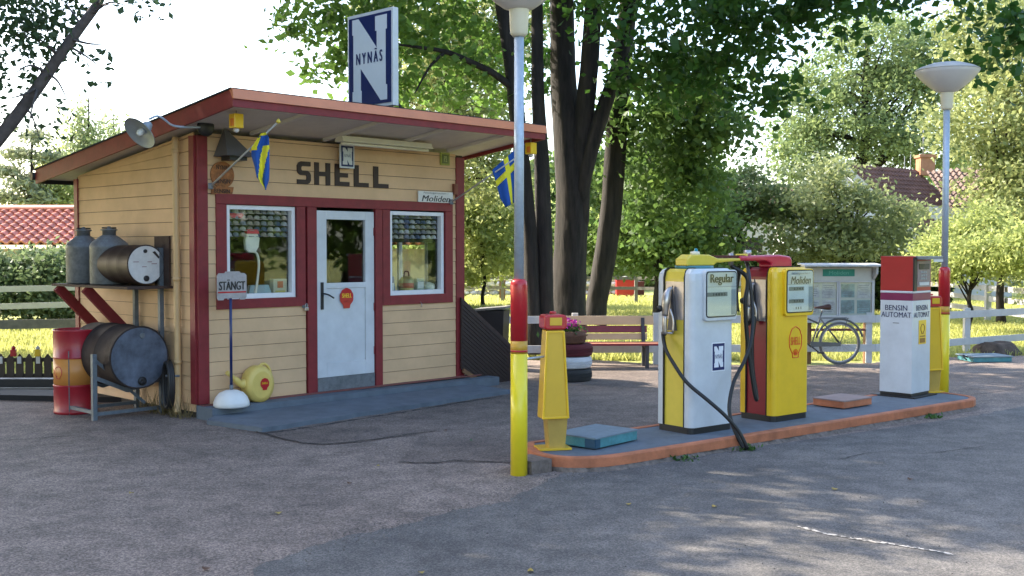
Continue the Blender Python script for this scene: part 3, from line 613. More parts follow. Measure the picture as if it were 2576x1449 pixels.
# rounded drum lying on its side axis along y, flattened bottom
k=28; ring=[]
for i in range(k):
    a=2*math.pi*i/k; x=math.cos(a)*.165; z=math.sin(a)*.195; ring.append((x,z))
lay=[(.7,-.09),(.93,-.078),(1,-.045),(1,.045),(.93,.078),(.7,.09)]
vs=[(x*s,y,max(.0,.18+z*s)) for s,y in lay for (x,z) in ring]
fs=[(i*k+j,i*k+(j+1)%k,(i+1)*k+(j+1)%k,(i+1)*k+j) for i in range(len(lay)-1) for j in range(k)]
b.add(vs,fs,True); b.add(vs[:k],[tuple(range(k))]); b.add(vs[-k:],[tuple(range(k))]); b.build('body',MY,wc)
b=MB(); b.tube(smooth([(.02,0,.36),(.08,0,.385),(.14,0,.34),(.17,0,.24)],5),.016,8); b.build('handle',MY,wc)
b=MB(); b.tube(smooth([(-.12,0,.20),(-.20,0,.20),(-.27,0,.26),(-.36,0,.33)],5),[.05]*5+[.035]*5+[.022]*6,10); b.build('spout',MY,wc)
b=MB(); b.prism([(x*.055,y*.055) for x,y in pecten()],(.03,-.0925,.19),X,Z,.004); eo=b.build('shell_emblem',M_SRED,wc); text('lettering','SHELL',M_YEL,eo,(.03,-.097,.195),X,Z,.075,.022,.03)

# ------------------------------------------------------------------ barrels and stand by the left side wall
SX=-.39
def barrel(name,label,cat,s,z,t0,t1,r,mbody,mhead,parts=True):
    o=place(name,label,cat,s,t0,z); L_=t1-t0
    T=Matrix.Rotation(R(-90),4,'X')     # axis z -> +y
    pr=[(r*.93,.012),(r*.985,0),(r,.01),(r,.03)]
    for f in (.33,.36,.64,.67): pr+= [(r,L_*f-.012),(r*(1.035 if r>.25 else 1.01),L_*f),(r,L_*f+.012)]
    pr+=[(r,L_-.03),(r,L_-.005),(r*.985,L_)]
    b=MB(); b.lathe([(r*.965,.004),(r*.99,-.006),(r*1.015,0),(r*1.0,.02)]+sorted(pr[4:],key=lambda q:q[1]),40,T); b.build('drum_body',mbody,o)
    b=MB(); b.lathe([(r*.96,-.001),(r*.955,.006),(0,.008)],40,T); hd=b.build('drum_head',mhead,o)
    return o,hd,r
M_RUST=mat('rusty_brown_steel',(.036,.023,.019),.75,var=.55,scale=5,bump=.3)
M_RUST2=mat('dark_brown_steel',(.022,.010,.010),.55,var=.35,scale=5)
M_HEADG=mat('dull_grey_blue_head',(.10,.12,.165),.5,metal=.2,var=.5,scale=6)
o,hd,_=barrel('oil_barrel','large rusty barrel with grey end lying on the steel stand','barrel',SX,.61,.47,1.42,.315,M_RUST,M_HEADG)
b=MB(); b.lathe([(.045,0),(.045,.012),(.03,.02)],14,Matrix.Translation((0.02,-.006,-.24))@Matrix.Rotation(R(90),4,'X')); b.tube([(0.0,-.01,-.24),(0.0,-.06,-.26)],.016,8); b.build('tap',M_BLACKP,o)
b=MB(); b.lathe([(.03,0),(.025,.01)],12,Matrix.Translation((.03,.0,.22))@Matrix.Rotation(R(90),4,'X')); b.build('bung',M_GALV,o)
o,hd,_=barrel('oil_drum','dark brown drum with white end lying on the upper shelf','drum',-.24,1.545,.60,1.28,.202,M_RUST2,mat('white_drum_head',(.62,.61,.60),.45,var=.15,scale=8))
b=MB(); b.lathe([(.03,0),(.03,.012),(.018,.016)],14,Matrix.Translation((.0,.0,-.14))@Matrix.Rotation(R(90),4,'X')); b.build('bung',M_BLACKP,o)
b=MB(); b.lathe([(.02,0),(.02,.012),(.012,.016)],14,Matrix.Translation((-.01,.0,.14))@Matrix.Rotation(R(90),4,'X')); b.build('bung',M_BLACKP,o)
b=MB(); b.prism([(.07,.13),(.14,.06),(.15,.08),(.10,.14)],(0,.001,0),X,Z,.003); b.build('rust_patch',M_RUST,o); 
b=MB()
for (x,z,l) in ((-.11,.03,.06),(.04,.03,.05),(.09,.01,.06),(-.02,-.02,.05)): b.box((x,-.0015,z),(l,.002,.010))
b.build('worn_print',mat('faded_print',(.35,.25,.25),.6),o)
# galvanised tanks on the shelf
def tank(s,t,lab,r=.185,h=.43):
    o=place('milk_tank',lab,'tank',s,t,1.33,'galvanised tanks on the wall shelf')
    b=MB(); b.lathe([(r*.97,0),(r,.012),(r,h*.90),(r*1.015,h*.92),(r*1.0,h*.95),(r*.93,h*1.03),(r*.45,h*1.20),(.07,h*1.22)],32); b.build('tank_body',M_GALV,o)
    b=MB(); b.lathe([(.07,h*1.22),(.07,h*1.33),(.088,h*1.34),(.088,h*1.365),(.03,h*1.38),(.015,h*1.44),(0,h*1.44)],20); b.build('lid',M_GALV,o)
    b=MB(); b.tube([(-.08,0,h*1.40),(.08,0,h*1.40)],.008,6); b.build('lid_lever',M_BLACKP,o)
tank(-.30,1.88,'galvanised tank on the shelf, the one nearer the back corner'); tank(-.26,1.36,'galvanised tank directly behind the white ended drum',.20)
# shelf with maroon braces
sh=place('wall_shelf','board shelf on maroon wooden braces carrying tanks and drum','shelf',0,.5,1.30)
b=MB(); b.box((-.27,.83,.012),(.50,1.75,.026)); b.build('shelf_board',M_WOODD,sh)
b=MB(); b.box((-.035,.14,.28),(.02,.30,.52)); b.build('back_board',M_WOODD,sh)
for t in (1.60,.92):
    b=MB(); b.bar((-.50,t,-.01),(-.04,t,-.50),.06,.10,(0,0,1)); b.build('brace',M_RED,sh)
    
# steel stand
sn=place('steel_stand','grey blue welded steel stand holding the big barrel','stand',0,0,0)
M_ST=mat('blue_grey_steel',(.13,.155,.18),.5,metal=.3,var=.2,scale=20)
sx0=-.80; hgt=.62
for (x,y,h) in ((sx0,.62,.66),(sx0,1.16,.66),(-.07,.62,1.72),(-.07,1.16,1.30)):
    b=MB(); b.box((x,y,h/2),(.045,.045,h)); b.build('leg',M_ST,sn)
b=MB(); b.bar((sx0,.62,.06),(-.07,.62,.06),.03,.035); b.bar((sx0,1.16,.06),(-.07,1.16,.06),.03,.035); b.bar((sx0,.62,.08),(sx0,1.16,.08),.03,.035); b.build('bottom_rail',M_ST,sn)
b=MB(); b.bar((sx0+.02,.62,.42),(-.45,.62,.27),.03,.04); b.bar((-.45,.62,.27),(-.07,.62,.36),.03,.04); b.bar((sx0+.02,1.16,.42),(-.45,1.16,.27),.03,.04); b.bar((-.45,1.16,.27),(-.07,1.16,.36),.03,.04); b.bar((sx0+.02,.64,.6),(-.25,.64,.12),.01,.03); b.build('cradle',M_ST,sn)
# upright drum
rdp=G(190,1056); rd=thing('oil_drum','upright red drum with orange middle band behind the steel stand','drum',(rdp.x-.20,rdp.y+.52,0),.3)
r_=.215
b=MB(); b.lathe([(r_*.97,0),(r_*1.02,.01),(r_*1.02,.03),(r_,.04),(r_,.285),(r_*1.03,.295),(r_,.305)],40); b.build('lower_band',mat('drum_red',(.34,.010,.022),.4,var=.15,coat=.2),rd)
b=MB(); b.lathe([(r_-.0005,.305),(r_-.0005,.575)],40); q=b.build('middle_band',mat('drum_orange',(.62,.26,.06),.4,var=.08),rd)
b=MB(); b.lathe([(r_,.575),(r_*1.03,.585),(r_,.595),(r_,.85),(r_*1.02,.86),(r_*1.02,.875),(r_*.97,.875),(r_*.96,.86),(0,.86)],40); b.build('upper_band',mat('drum_red',(.34,.010,.022)),rd)
b=MB(); th=R(-118)-.3; cx_,cy_=math.cos(th),math.sin(th); 
b.tube([Vector((cx_,cy_,0))*(r_+.002)+Vector((-cy_,cx_,0))*x*.055+Vector((0,0,.44+y*.055)) for x,y in pecten()],.0035,5,closed=True); b.build('shell_outline',M_SRED,q)
# hose coil leaning by the corner
hc=place('hose_coil','dark rubber hose coil hanging on the side wall by the downpipe','hose',-.10,.30,.0)
b=MB()
for k in range(3): b.tube([(-.05-.02*k+.03*math.cos(R(a)),.12*math.cos(R(a)),.33+.23*math.sin(R(a))) for a in range(0,360,15)],.018,8,closed=True)
b.build('coil',M_BLACK,hc); b=MB(); b.tube([(.0,-.1,.42),(-.10,.0,.42)],.012,6); b.build('hanger',M_GALV,hc)
wb=place('weed_clump','dry weeds growing at the foot of the side wall','weeds',-.06,.45,0)
b=MB()
for k in range(120):
    x=random.uniform(-.12,.04);y=random.uniform(-.4,.5); a=random.uniform(0,6.28); h=random.uniform(.08,.30); l=.05*random.random()
    b.add([(x,y,0),(x+.008,y,0),(x+math.cos(a)*(l+.05),y+math.sin(a)*(l+.05),h)],[(0,1,2)])
b.build('stems',leafmat('dry_weed',(.10,.09,.035),(.22,.17,.08),.2),wb)

# cellar hatch right of the kiosk
ch=place('cellar_hatch','dark boarded lean-to cellar hatch against the right wall of the kiosk','hatch',LEN+.05,.06,0)
q1=hloc(G(1210,962)); 
b=MB()
A=[(0,1.10),(0,.15),(.30,.02),(1.05,.02),(1.05,.33)]
def hq(x,y,o=0.):   # sight line onto the hatch front plane
    d=ray(x,y); q=C0-Nv*(-.12) ; q=C0+Nv*.06; k=(q-Vector((0,0,CAM_H))).dot(Nv)/d.dot(Nv); P=Vector((0,0,CAM_H))+d*k; return ((P-C0).dot(Uv)-LEN-.05,P.z)
A=[hq(1160,748),hq(1160,928),hq(1210,963),hq(1300,958),hq(1300,880)]
# planks parallel to the sloping top
topd=Vector((A[4][0]-A[0][0],A[4][1]-A[0][1])).normalized()
b.prism(A,(0,-.10,0),X,Z,.02)
b.add([(A[0][0],-.12,A[0][1]),(A[4][0],-.12,A[4][1]),(A[4][0],1.9,A[4][1]),(A[0][0],1.9,A[0][1])],[(0,1,2,3)])
b.build('planks',M_WOODD,ch)
b=MB(); k=.06
while k<1.2:
    # clip a line parallel to the top edge, k below it, with the front panel
    pa=Vector((A[0][0],A[0][1]-k)); 
    ts=[]
    for i in range(5):
        e0=Vector(A[i]);e1=Vector(A[(i+1)%5]); ed=e1-e0; den=topd.x*ed.y-topd.y*ed.x
        if abs(den)<1e-6: continue
        w_=e0-pa; t=(w_.x*ed.y-w_.y*ed.x)/den; s_=(w_.x*topd.y-w_.y*topd.x)/den
        if -1e-6<=s_<=1+1e-6: ts.append(t)
    if len(ts)>=2:
        p0=pa+topd*min(ts); p1=pa+topd*max(ts); b.bar((p0.x,-.123,p0.y),(p1.x,-.123,p1.y),.008,.030,(0,0,1))
    k+=.052
b.build('batten',mat('batten_dark',(.030,.018,.015),.7),ch)
b=MB(); b.bar((A[1][0]+.02,-.13,A[1][1]-.02),(A[2][0],-.14,A[2][1]+.0),.03,.05); b.build('foot_board',M_WOODB,ch)
bn=thing('coal_bin','black tarred bin with tilted grey lid behind the cellar hatch','bin',at(1240,850,15.8),R(-12)); bn.location.z=0
b=MB(); b.box((0,0,.42),(.34,.36,.84),top=(.40,.42)); b.build('bin_body',M_BLACKP,bn); b=MB(); b.box((0,0,.865),(.46,.46,.03),M=Matrix.Rotation(R(-5),4,'Y')); b.build('lid',M_WOODG,bn)

# ------------------------------------------------------------------ pump island
ZI=.11; IB=R(51.9); Vi=Vector((math.sin(IB),math.cos(IB),0)); Wi=Vector((-math.cos(IB),math.sin(IB),0))
I0=G(1425,1165); IRZ=math.pi/2-IB
isl=thing('pump_island','long low kerbed island with brick orange rim carrying the pumps','island',I0,IRZ)
def ipt(x,y,z=ZI):
    q=G(x,y,z)-I0; return (q.dot(Vi),q.dot(Wi))
def outline(ins=0):
    curve1=[(5.28,.455),(5.46,.40),(5.58,.28),(5.62,.10),(5.62,-.08),(5.58,-.25),(5.48,-.38),(5.30,-.455)]
    curve2=[(.30,-.455),(.08,-.44),(-.10,-.38),(-.23,-.28),(-.30,-.15),(-.31,.0),(-.25,.16),(-.14,.34),(-.03,.455)]
    P_=[Vector((p.x,p.y,0)) for p in smooth([(x,y,0) for x,y in curve1],3)]+[Vector((x,-.455,0)) for x in np.linspace(5.1,.5,16)]+[Vector((p.x,p.y,0)) for p in smooth([(x,y,0) for x,y in curve2],3)]+[Vector((x,.455,0)) for x in np.linspace(.2,5.08,16)]; out=[]; m=len(P_)
    for i in range(m):
        d=(P_[(i+1)%m]-P_[i-1]).normalized(); q=P_[i]+Vector((-d.y,d.x,0))*(-ins); out.append((q.x,q.y))
    return out
def outline_old(ins=0):
    r=.34; x0,x1,y0,y1=-.36+ins,5.62-ins,-.455+ins,.455-ins; r=r-ins; out=[]
    for cx,cy,a in ((x1-r,y1-r,0),(x0+.12,y1-.12,90),(x0+r,y0+r,180),(x1-r,y0+r,270)):
        rr=r if a!=90 else .12
        for k in range(9): t=R(a+90*k/8); out.append((cx+rr*math.cos(t),cy+rr*math.sin(t)))
    return out
O=outline(); Oi=outline(.065); Ob=outline(.015); n0=len(O)
b=MB(); vs=[(x,y,.035) for x,y in O]+[(x,y,ZI-.008) for x,y in O]+[(x*.999+.0,y*.985,ZI+.004) for x,y in O]+[(x,y,ZI+.004) for x,y in Oi]+[(x,y,ZI-.012) for x,y in Oi]+[(x,y,.035) for x,y in Oi]
fs=[]
for l in range(5):
    for i in range(n0): j=(i+1)%n0; fs.append((l*n0+i,l*n0+j,(l+1)*n0+j,(l+1)*n0+i))
for i in range(n0): j=(i+1)%n0; fs.append((5*n0+i,5*n0+j,j,i))
b.add(vs,fs); b.build('orange_kerb',M_ORANGE,isl)
b=MB(); b.add([(x,y,ZI-.003) for x,y in Oi],[tuple(range(n0))]); b.build('deck',M_ISL,isl)
rg=random.Random(2)
b=MB(); Ob2=[(x+rg.uniform(-.012,.03)*(1 if x>2 else -1)*.6,y+rg.uniform(-.008,.02)*(1 if y>0 else -1)) for x,y in ragged(outline(.0)+[outline(.0)[0]],.012,.06,3)]; m0=len(Ob2)
b.add([(x*.995,y*.97,.036) for x,y in Ob2]+[(x,y*1.06,-.002) for x,y in Ob2],[(i,(i+1)%m0,(i+1)%m0+m0,i+m0) for i in range(m0)][::1]); b.build('rough_base',M_CONC,isl)
b=MB(); b.box((-.415,-.06,.05),(.20,.26,.10)); b.build('end_block',M_CONC,isl)

def box_thing(name,label,corners,hgt,mside,mtop,cat='box'):
    P=[G(x,y,ZI) for x,y in corners]; a=P[0]-P[1]; c=P[2]-P[1]; rz=math.atan2(c.y,c.x); W_=c.length; D_=a.length
    ctr=P[1]+c/2+Vector((-math.sin(rz),math.cos(rz),0))*D_/2; o=thing(name,label,cat,(ctr.x,ctr.y,ZI),rz)
    b=MB(); b.box((0,0,hgt/2+.003),(W_,D_,hgt-.01)); b.build('side_walls',mside,o,.004); b=MB(); b.box((0,0,hgt+.004),(W_+.012,D_+.012,.014)); b.build('lid',mtop,o,.003); return o,W_,D_
o,W_,D_=box_thing('hatch_box','low teal box with grey lid on the near end of the island',[(1422,1112),(1497,1132),(1602,1108)],.085,M_TEAL,M_TEALT)
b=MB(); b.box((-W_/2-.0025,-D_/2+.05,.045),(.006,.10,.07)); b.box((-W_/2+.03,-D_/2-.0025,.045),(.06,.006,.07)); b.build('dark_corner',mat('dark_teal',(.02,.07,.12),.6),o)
box_thing('hatch_box','low brick orange box between the red yellow pump and the payment machine',[(2065,1018),(2122,1030),(2192,1019)],.075,M_ORANGE,mat('grey_pink_lid',(.28,.20,.18),.7,var=.15))

# fuel pumps -----------------------------------------------------------------
def shellprof(w,y0,y1,r,n=5):    # plan outline of a front shell: corners rounded only on the outer side
    out=[(-w,y1)]
    for k in range(n+1): a=R(180+90*k/n); out.append((-w+r+r*math.cos(a),y0+r+r*math.sin(a)))
    for k in range(n+1): a=R(270+90*k/n); out.append((w-r+r*math.cos(a),y0+r+r*math.sin(a)))
    out.append((w,y1)); return out
def loft(b,prof,zs):   # zs list of (z,inset)
    k=len(prof); cx=sum(p[0] for p in prof)/k; cy=sum(p[1] for p in prof)/k; vs=[]
    for z,i in zs:
        for x,y in prof:
            dx,dy=x-cx,y-cy; vs.append((x-math.copysign(min(i,abs(dx)),dx),y-(math.copysign(min(i,abs(dy)),dy) if y<cy else 0) if prof is not None else y,z))
    fs=[(l*k+i,l*k+(i+1)%k,(l+1)*k+(i+1)%k,(l+1)*k+i) for l in range(len(zs)-1) for i in range(k)]
    fs+=[tuple(range(k))[::-1],tuple(range((len(zs)-1)*k,len(zs)*k))]
    b.add(vs,fs)
def pump(label,loc,rz,mshell,mcore,mtop,w=.275,d=.21):
    o=thing('petrol_pump',label,'petrol pump',loc,rz)
    b=MB(); b.prism(rrect(-w+.005,w-.005,-d+.005,d-.005,.05),(0,0,0),X,Yv,.055); b.build('base_plinth',M_BLACKP,o)
    ysh=-d+.085
    b=MB(); p=shellprof(w,-d,ysh,.055); loft(b,p,[(.056,0),(1.33,0),(1.385,.006),(1.415,.022),(1.428,.045)]); b.build('front_panel',mshell,o)
    b=MB(); p=[(-x,-y) for x,y in shellprof(w,-d,-d+.085,.04)]; p=p
    vs=[]; k=len(p)
    for z,i in [(.056,0),(1.33,0),(1.385,.006),(1.415,.022),(1.428,.045)]:
        for x,y in p: vs.append((x-math.copysign(min(i,abs(x)),x),y-(i if y>d-.05 else 0),z))
    b.add(vs,[(l*k+i,l*k+(i+1)%k,(l+1)*k+(i+1)%k,(l+1)*k+i) for l in range(4) for i in range(k)]+[tuple(range(k))[::-1],tuple(range(4*k,5*k))]); b.build('back_panel',mshell,o)
    # core
    b=MB(); y0,y1=ysh+.008,d-.093
    prof=[(-w+.012,.056),(w-.012,.056),(w-.012,1.34),(w-.03,1.40),(w-.07,1.425),(-w+.07,1.425),(-w+.03,1.40),(-w+.012,1.34)]
    b.prism([(x,z) for x,z in prof],(0,y1,0),X,Z,y1-y0); b.build('core_casing',mcore,o)
    for y in (ysh+.004,d-.089):
        b=MB(); b.prism([(x*1.0+math.copysign(.0185,x),z+(.012 if z>1.3 else -.0)) for x,z in prof],(0,y+.0035,0),X,Z,.007); b.build('rubber_seam',M_BLACK,o)
    # display head
    z0,z1=1.005,1.405; x0,x1=-w+.13,w-.0
    x0,x1=-.135,.262
    b=MB(); b.prism(rrect(x0-.012,x1+.012,z0-.03,z1+.010,.035),(0,-d+.02,0),X,Z,.052); b.build('display_housing',mshell,o,.006)
    b=MB(); b.prism(rrect(x0,x1,z0,z1,.03),(0,-d-.0325,0),X,Z,.004); b.build('bezel',M_BLACK,o)
    b=MB(); b.prism(rrect(x0+.010,x1-.010,z0+.010,z1-.010,.024),(0,-d-.0367,0),X,Z,.001); fc=b.build('dial_face',mat('dial_face_grey',(.50,.53,.52),.4,var=.04),o)
    return o,fc,(x0,x1,z0,z1)
PR=R(38.4)
def ploc(x0,y0,x1,y1,d): 
    a=G(x0,y0,ZI);c=G(x1,y1,ZI); m=(a+c)/2; n=Vector((-math.sin(PR),math.cos(PR),0)); m=m+n*d; return Vector((m.x,m.y,ZI-.003))
p1,fc,(x0,x1,z0,z1)=pump('white and yellow petrol pump marked Regular with its hose trailing over the kerb',ploc(1736,1093,1845,1078,.205),PR,M_WHITE,M_YEL2,M_YEL2)
yF=-.21-.038
def dial(o,fc,x0,x1,z0,z1,style):
    b=MB(); b.prism(rrect(x0+.012,x1-.075,z0+.012,z1-.135,.01),(0,yF,0),X,Z,.001); b.build('dial_plate',M_CREAMB if style==0 else mat('dial_white',(.62,.65,.63),.5),fc)
    b=MB(); b.box(((x0+x1)/2,yF-.001,z1-.135),(x1-x0-.03,.002,.006)); b.build('dial_divider',mat('grey_line',(.35,.36,.35),.5),fc)
    b=MB(); b.box((x1-.045,yF-.001,z0+.13),(.055,.002,.22)); b.build('side_strip',mat('grey_strip',(.27,.31,.34),.4),fc)
    cs=[(-.02,.20,.26)] if style==0 else [(-.02,.225,.22),(-.03,.11,.22)]
    for cx,cz,wd in cs:
        b=MB(); b.box(((x0+x1)/2-.06,yF-.002,z0+cz),(wd,.003,.036)); c=b.build('counter_window',mat('counter_grey',(.22,.22,.19),.5),fc)
        text('counter_digits','1 4 8 0 5' if style==0 else '2 7 4 1',M_BLACKP,c,((x0+x1)/2-.04,yF-.004,z0+cz),X,Z,wd*.6,.022,.02)
    if style: text('dial_mark','I I I',M_BLACKP,fc,((x0+x1)/2-.03,yF-.0015,z0+.045),X,Z,.08,.022,.02)
    b=MB(); b.prism(rrect(x0+.008,x1-.008,z0+.008,z1-.008,.026),(0,yF-.008,0),X,Z,.002); b.build('glass_cover',M_GLASS2,fc)
dial(p1,fc,x0,x1,z0,z1,0)
text('lettering','Regular',mat('dark_green_black',(.02,.03,.03),.5),fc,((x0+x1)/2-.005,yF-.0045,z1-.073),X,Z,.305,.098,.035)
# N decal
def ndecal(o,cx,cz,w_,h_):
    b=MB(); b.box((cx,-.2115,cz),(w_+.02,.002,h_+.02)); bb=b.build('decal',mat('decal_white',(.75,.77,.82),.4),o); b=MB(); b.box((cx,-.2130,cz),(w_,.002,h_)); q=b.build('decal_field',M_BLUE,bb)
    b=MB(); b.prism([(cx+(x-.5)*w_*.86,cz+(y-.5)*h_*.88) for x,y in N_FAT],(0,-.2142,0),X,Z,.001); b.build('letter_n',mat('decal_white',(1,1,1)),q); text('lettering','NYNÄS',M_BLUE,q,(cx,-.2156,cz+.008),X,Z,w_*.58,.046,.0)
ndecal(p1,.065,.655,.155,.235)
# nozzle panel on the left flank
def flank(o,sgn,z0,z1,y0,y1,w=.275):
    b=MB(); b.box((sgn*(w-.010),(y0+y1)/2,(z0+z1)/2),(.006,y1-y0,z1-z0)); q=b.build('steel_plate',M_STEEL,o); return q
def nozzle(o,x,y,z,s=1,mat_=None):
    m=mat_ or M_CHROME
    b=MB(); b.tube(smooth([(x,y+.0,z+.20*s),(x-.035*s,y+.015,z+.17*s),(x-.06*s,y+.02,z+.06*s),(x-.065*s,y+.02,z-.04*s)],5),[.016,.018,.02,.022,.025,.03,.033,.036,.038,.038,.036,.034,.032,.03,.028,.026][:16],10); nz=b.build('nozzle',m,o)
    b=MB(); b.tube(smooth([(x-.065*s,y+.02,z-.04*s),(x-.07*s,y+.02,z-.12*s),(x-.065*s,y+.02,z-.20*s)],4),.022,10); b.build('nozzle_grip',m,nz)
    b=MB(); b.tube(smooth([(x-.045*s,y-.02,z+.02*s),(x-.035*s,y-.05,z-.08*s),(x-.04*s,y-.05,z-.19*s)],4),.010,8); b.tube([(x-.04*s,y-.05,z-.19*s),(x-.065*s,y+.02,z-.19*s)],.010,8); b.build('trigger_guard',m,nz)
    b=MB(); b.lathe([(0,-.02),(.028,-.015),(.028,.015),(0,.02)],12,Matrix.Translation((x-.095*s,y+.06,z+.02*s))@Matrix.Rotation(R(70),4,'Y')); b.build('end_knob',M_BLACK,nz)
    b=MB(); b.prism([(-.055,-.17),(.05,-.17),(.0,.22)],(x+.012,y,z),(0,1,0) if False else (0,-1,0),Z,.012); b.build('nozzle_boot',mat('dark_boot_metal',(.10,.10,.11),.4,metal=.5),nz)  # boot is a dark grey metal wedge behind the nozzle
    return nz
flank(p1,-1,.985,1.315,-.108,.108); nozzle(p1,-.29,.01,1.06)
def to_local(o,P):
    q=Vector(P)-o.location; c,s=math.cos(o.rotation_euler.z),math.sin(o.rotation_euler.z); return Vector((q.x*c+q.y*s,-q.x*s+q.y*c,q.z))
# top hood with boom
b=MB(); b.lathe([(.17,1.425),(.17,1.45),(.165,1.452)],28,Matrix.Translation((-.02,0,0))); b.build('swivel_ring',mat('teal_ring',(.05,.20,.25),.4),p1)
b=MB(); b.prism([(-.19,1.452),(.16,1.452),(.20,1.475),(.63,1.495),(.63,1.555),(.61,1.555),(.60,1.515),(.22,1.515),(.10,1.55),(-.12,1.55),(-.19,1.51)],(0,.07,0),X,Z,.14); hd=b.build('hose_boom',M_YEL2,p1,.015)
b=MB(); b.box((.40,0,1.530),(.40,.10,.022)); b.build('boom_channel',mat('boom_dark_red',(.08,.01,.02),.5),hd)  # dark red inlay along the top of the boom
b=MB(); b.lathe([(0,1.54),(.045,1.545),(.04,1.575),(0,1.58)],12,Matrix.Translation((-.01,0,0))); b.build('boom_knob',M_CREAM,hd)
b=MB(); b.tube([(.63,0,1.53),(.70,0,1.53)],.022,10); b.tube([(.69,0,1.57),(.69,0,1.47)],.024,10); b.lathe([(.0,-.03),(.035,-.03),(.035,.03),(0,.03)],12,Matrix.Translation((.70,0,1.56))); b.build('boom_swivel',M_CHROME,hd)
hs=[(.69,0,1.46)]
Hp=[(1884,697,9.95),(1892,774,9.9),(1890,851,9.8),(1873,905,9.7),(1846,959,9.55),(1834,1016,9.45),(1838,1055,9.4),(1853,1095,9.35),(1868,1123,9.33),(1877,1124,9.30),(1862,1092,9.30),(1846,1070,9.30),(1819,1041,9.3),(1780,1007,9.32),(1728,963,9.4),(1696,918,9.5),(1674,878,9.6),(1667,839,9.68)]
pts=[Vector((.69,0,1.47))]+[to_local(p1,at(*q)) for q in Hp]+[Vector((-.355,.03,.86))]
b=MB(); b.tube(smooth(pts,7),.0165,10); b.build('hose',M_BLACK,p1)
# pump 2
p2,fc,(x0,x1,z0,z1)=pump('yellow and red petrol pump with shell outline and Moliden dial',ploc(1940,1061,2038,1050,.205),PR,M_YEL,M_PRED,M_PRED,w=.262)
dial(p2,fc,x0,x1,z0,z1,1)
text('lettering','Moliden',mat('dark_ink',(.03,.04,.06),.5),fc,((x0+x1)/2,yF-.0045,z1-.095),X,Z,.30,.070,.012,.25)
text('lettering','Nostalgimacken i',mat('grey_ink',(.1,.1,.1)),fc,((x0+x1)/2,yF-.0045,z1-.035),X,Z,.26,.024,0,.2)
b=MB(); b.tube([(.045+x*.098,-.2125,.74+y*.128) for x,y in pecten()],.0046,5,closed=True); eo=b.build('shell_outline',mat('decal_red_orange',(.75,.10,.02),.5),p2)
text('lettering','SHELL',mat('decal_red_orange',(1,1,1)),eo,(.045,-.2115,.74),X,Z,.145,.075,.03)
b=MB()
for k in range(7):
    a=R(30+120*k/6); b.bar((.045+.01*math.cos(a),-.2125,.605),(.045+.055*math.cos(a),-.2125,.605+.06*math.sin(a)),.004,.004,(0,1,0))
b.build('emblem_rays',mat('decal_red_orange',(1,1,1)),eo)
flank(p2,-1,.93,1.315,-.108,.108); nozzle(p2,-.275,.02,1.10,.9)
b=MB(); b.prism([(-.58,1.49),(-.58,1.535),(-.02,1.545),(.13,1.53),(.16,1.50),(.16,1.425),(-.14,1.425),(-.14,1.462),(-.22,1.49)],(0,.08,0),X,Z,.16); hd=b.build('hose_boom',mat('faded_pink_red',(.52,.02,.065),.35,var=.08,coat=.3),p2,.016)
b=MB(); b.tube([(-.58,0,1.515),(-.64,0,1.515)],.024,10); b.tube([(-.63,0,1.56),(-.63,0,1.45)],.024,10); b.build('boom_swivel',M_CHROME,hd)
Hp=[(1879,700,10.1),(1874,760,10.05),(1879,850,10.05),(1889,930,10.05),(1899,995,10.05),(1903,1004,10.08),(1901,985,10.12),(1893,930,10.18),(1891,860,10.2),(1897,800,10.2)]
b=MB(); b.tube(smooth([(-.63,0,1.45)]+[to_local(p2,at(*q)) for q in Hp]+[(-.335,.04,.90)],7),.019,10); b.build('hose',M_BLACK,p2)
# payment machine
cm=thing('payment_machine','white and red card payment pillar reading BENSIN AUTOMAT at the far end of the island','payment machine',(0,0,0),0)
P=[G(x,y,ZI) for x,y in ((2216,992),(2292,1001),(2332,991))]; cr=R(44); cn=Vector((-math.sin(cr),math.cos(cr),0)); cx=Vector((math.cos(cr),math.sin(cr),0)); CW,CD=.42,.37
ctr=P[1]+cx*CW/2+cn*CD/2; cm.location=(ctr.x,ctr.y,ZI-.003); cm.rotation_euler=(0,0,cr)
def cbox(nm,z0,z1,m,i=0,par=None,bev=.004): b=MB(); b.box((0,0,(z0+z1)/2),(CW-i,CD-i,z1-z0)); return b.build(nm,m,par or cm,bev)
b=MB(); b.box((0,0,.008),(CW+.12,CD+.12,.012)); b.build('foot_plate',M_BLACKP,cm); cbox('plinth',.014,.045,M_BLACKP,.01)
cbox('cabinet',.045,1.045,M_WHITE); cbox('purple_band',1.045,1.125,mat('purple_red',(.20,.012,.07),.4),-.002); cbox('white_band',1.125,1.148,M_WHITE,-.004); 
b=MB(); b.box((0,0,1.335),(CW,CD,.374)); b.build('head',mat('machine_red',(.40,.018,.018),.42,var=.06),cm,.004)
b=MB(); b.box((-CW/2+.03,-CD/2-.008,1.33),(.06,.018,.36)); b.build('black_slot',M_BLACKP,cm)
b=MB(); b.box((.03,-CD/2-.003,1.33),(.30,.008,.28)); kp=b.build('keypad_panel',mat('panel_grey_pink',(.30,.22,.23),.4,var=.2,scale=30),cm)
b=MB(); b.box((.03,-CD/2-.009,1.41),(.24,.006,.06)); b.build('screen',M_BLACKP,kp)
for r in range(3):
    for c in range(3): b=MB(); b.box((-.03+c*.05,-CD/2-.010,1.35-r*.035),(.035,.008,.022)); b.build('key',mat('key_grey',(.35,.36,.38),.4),kp)
b=MB(); b.box((.03,-CD/2-.010,1.225),(.22,.008,.035)); b.build('card_slot',M_PAPER,kp)
b=MB(); b.box((.03,-CD/2-.06,1.505),(.36,.14,.035)); b.build('hood',mat('hood_grey',(.20,.21,.22),.5),cm,.004)
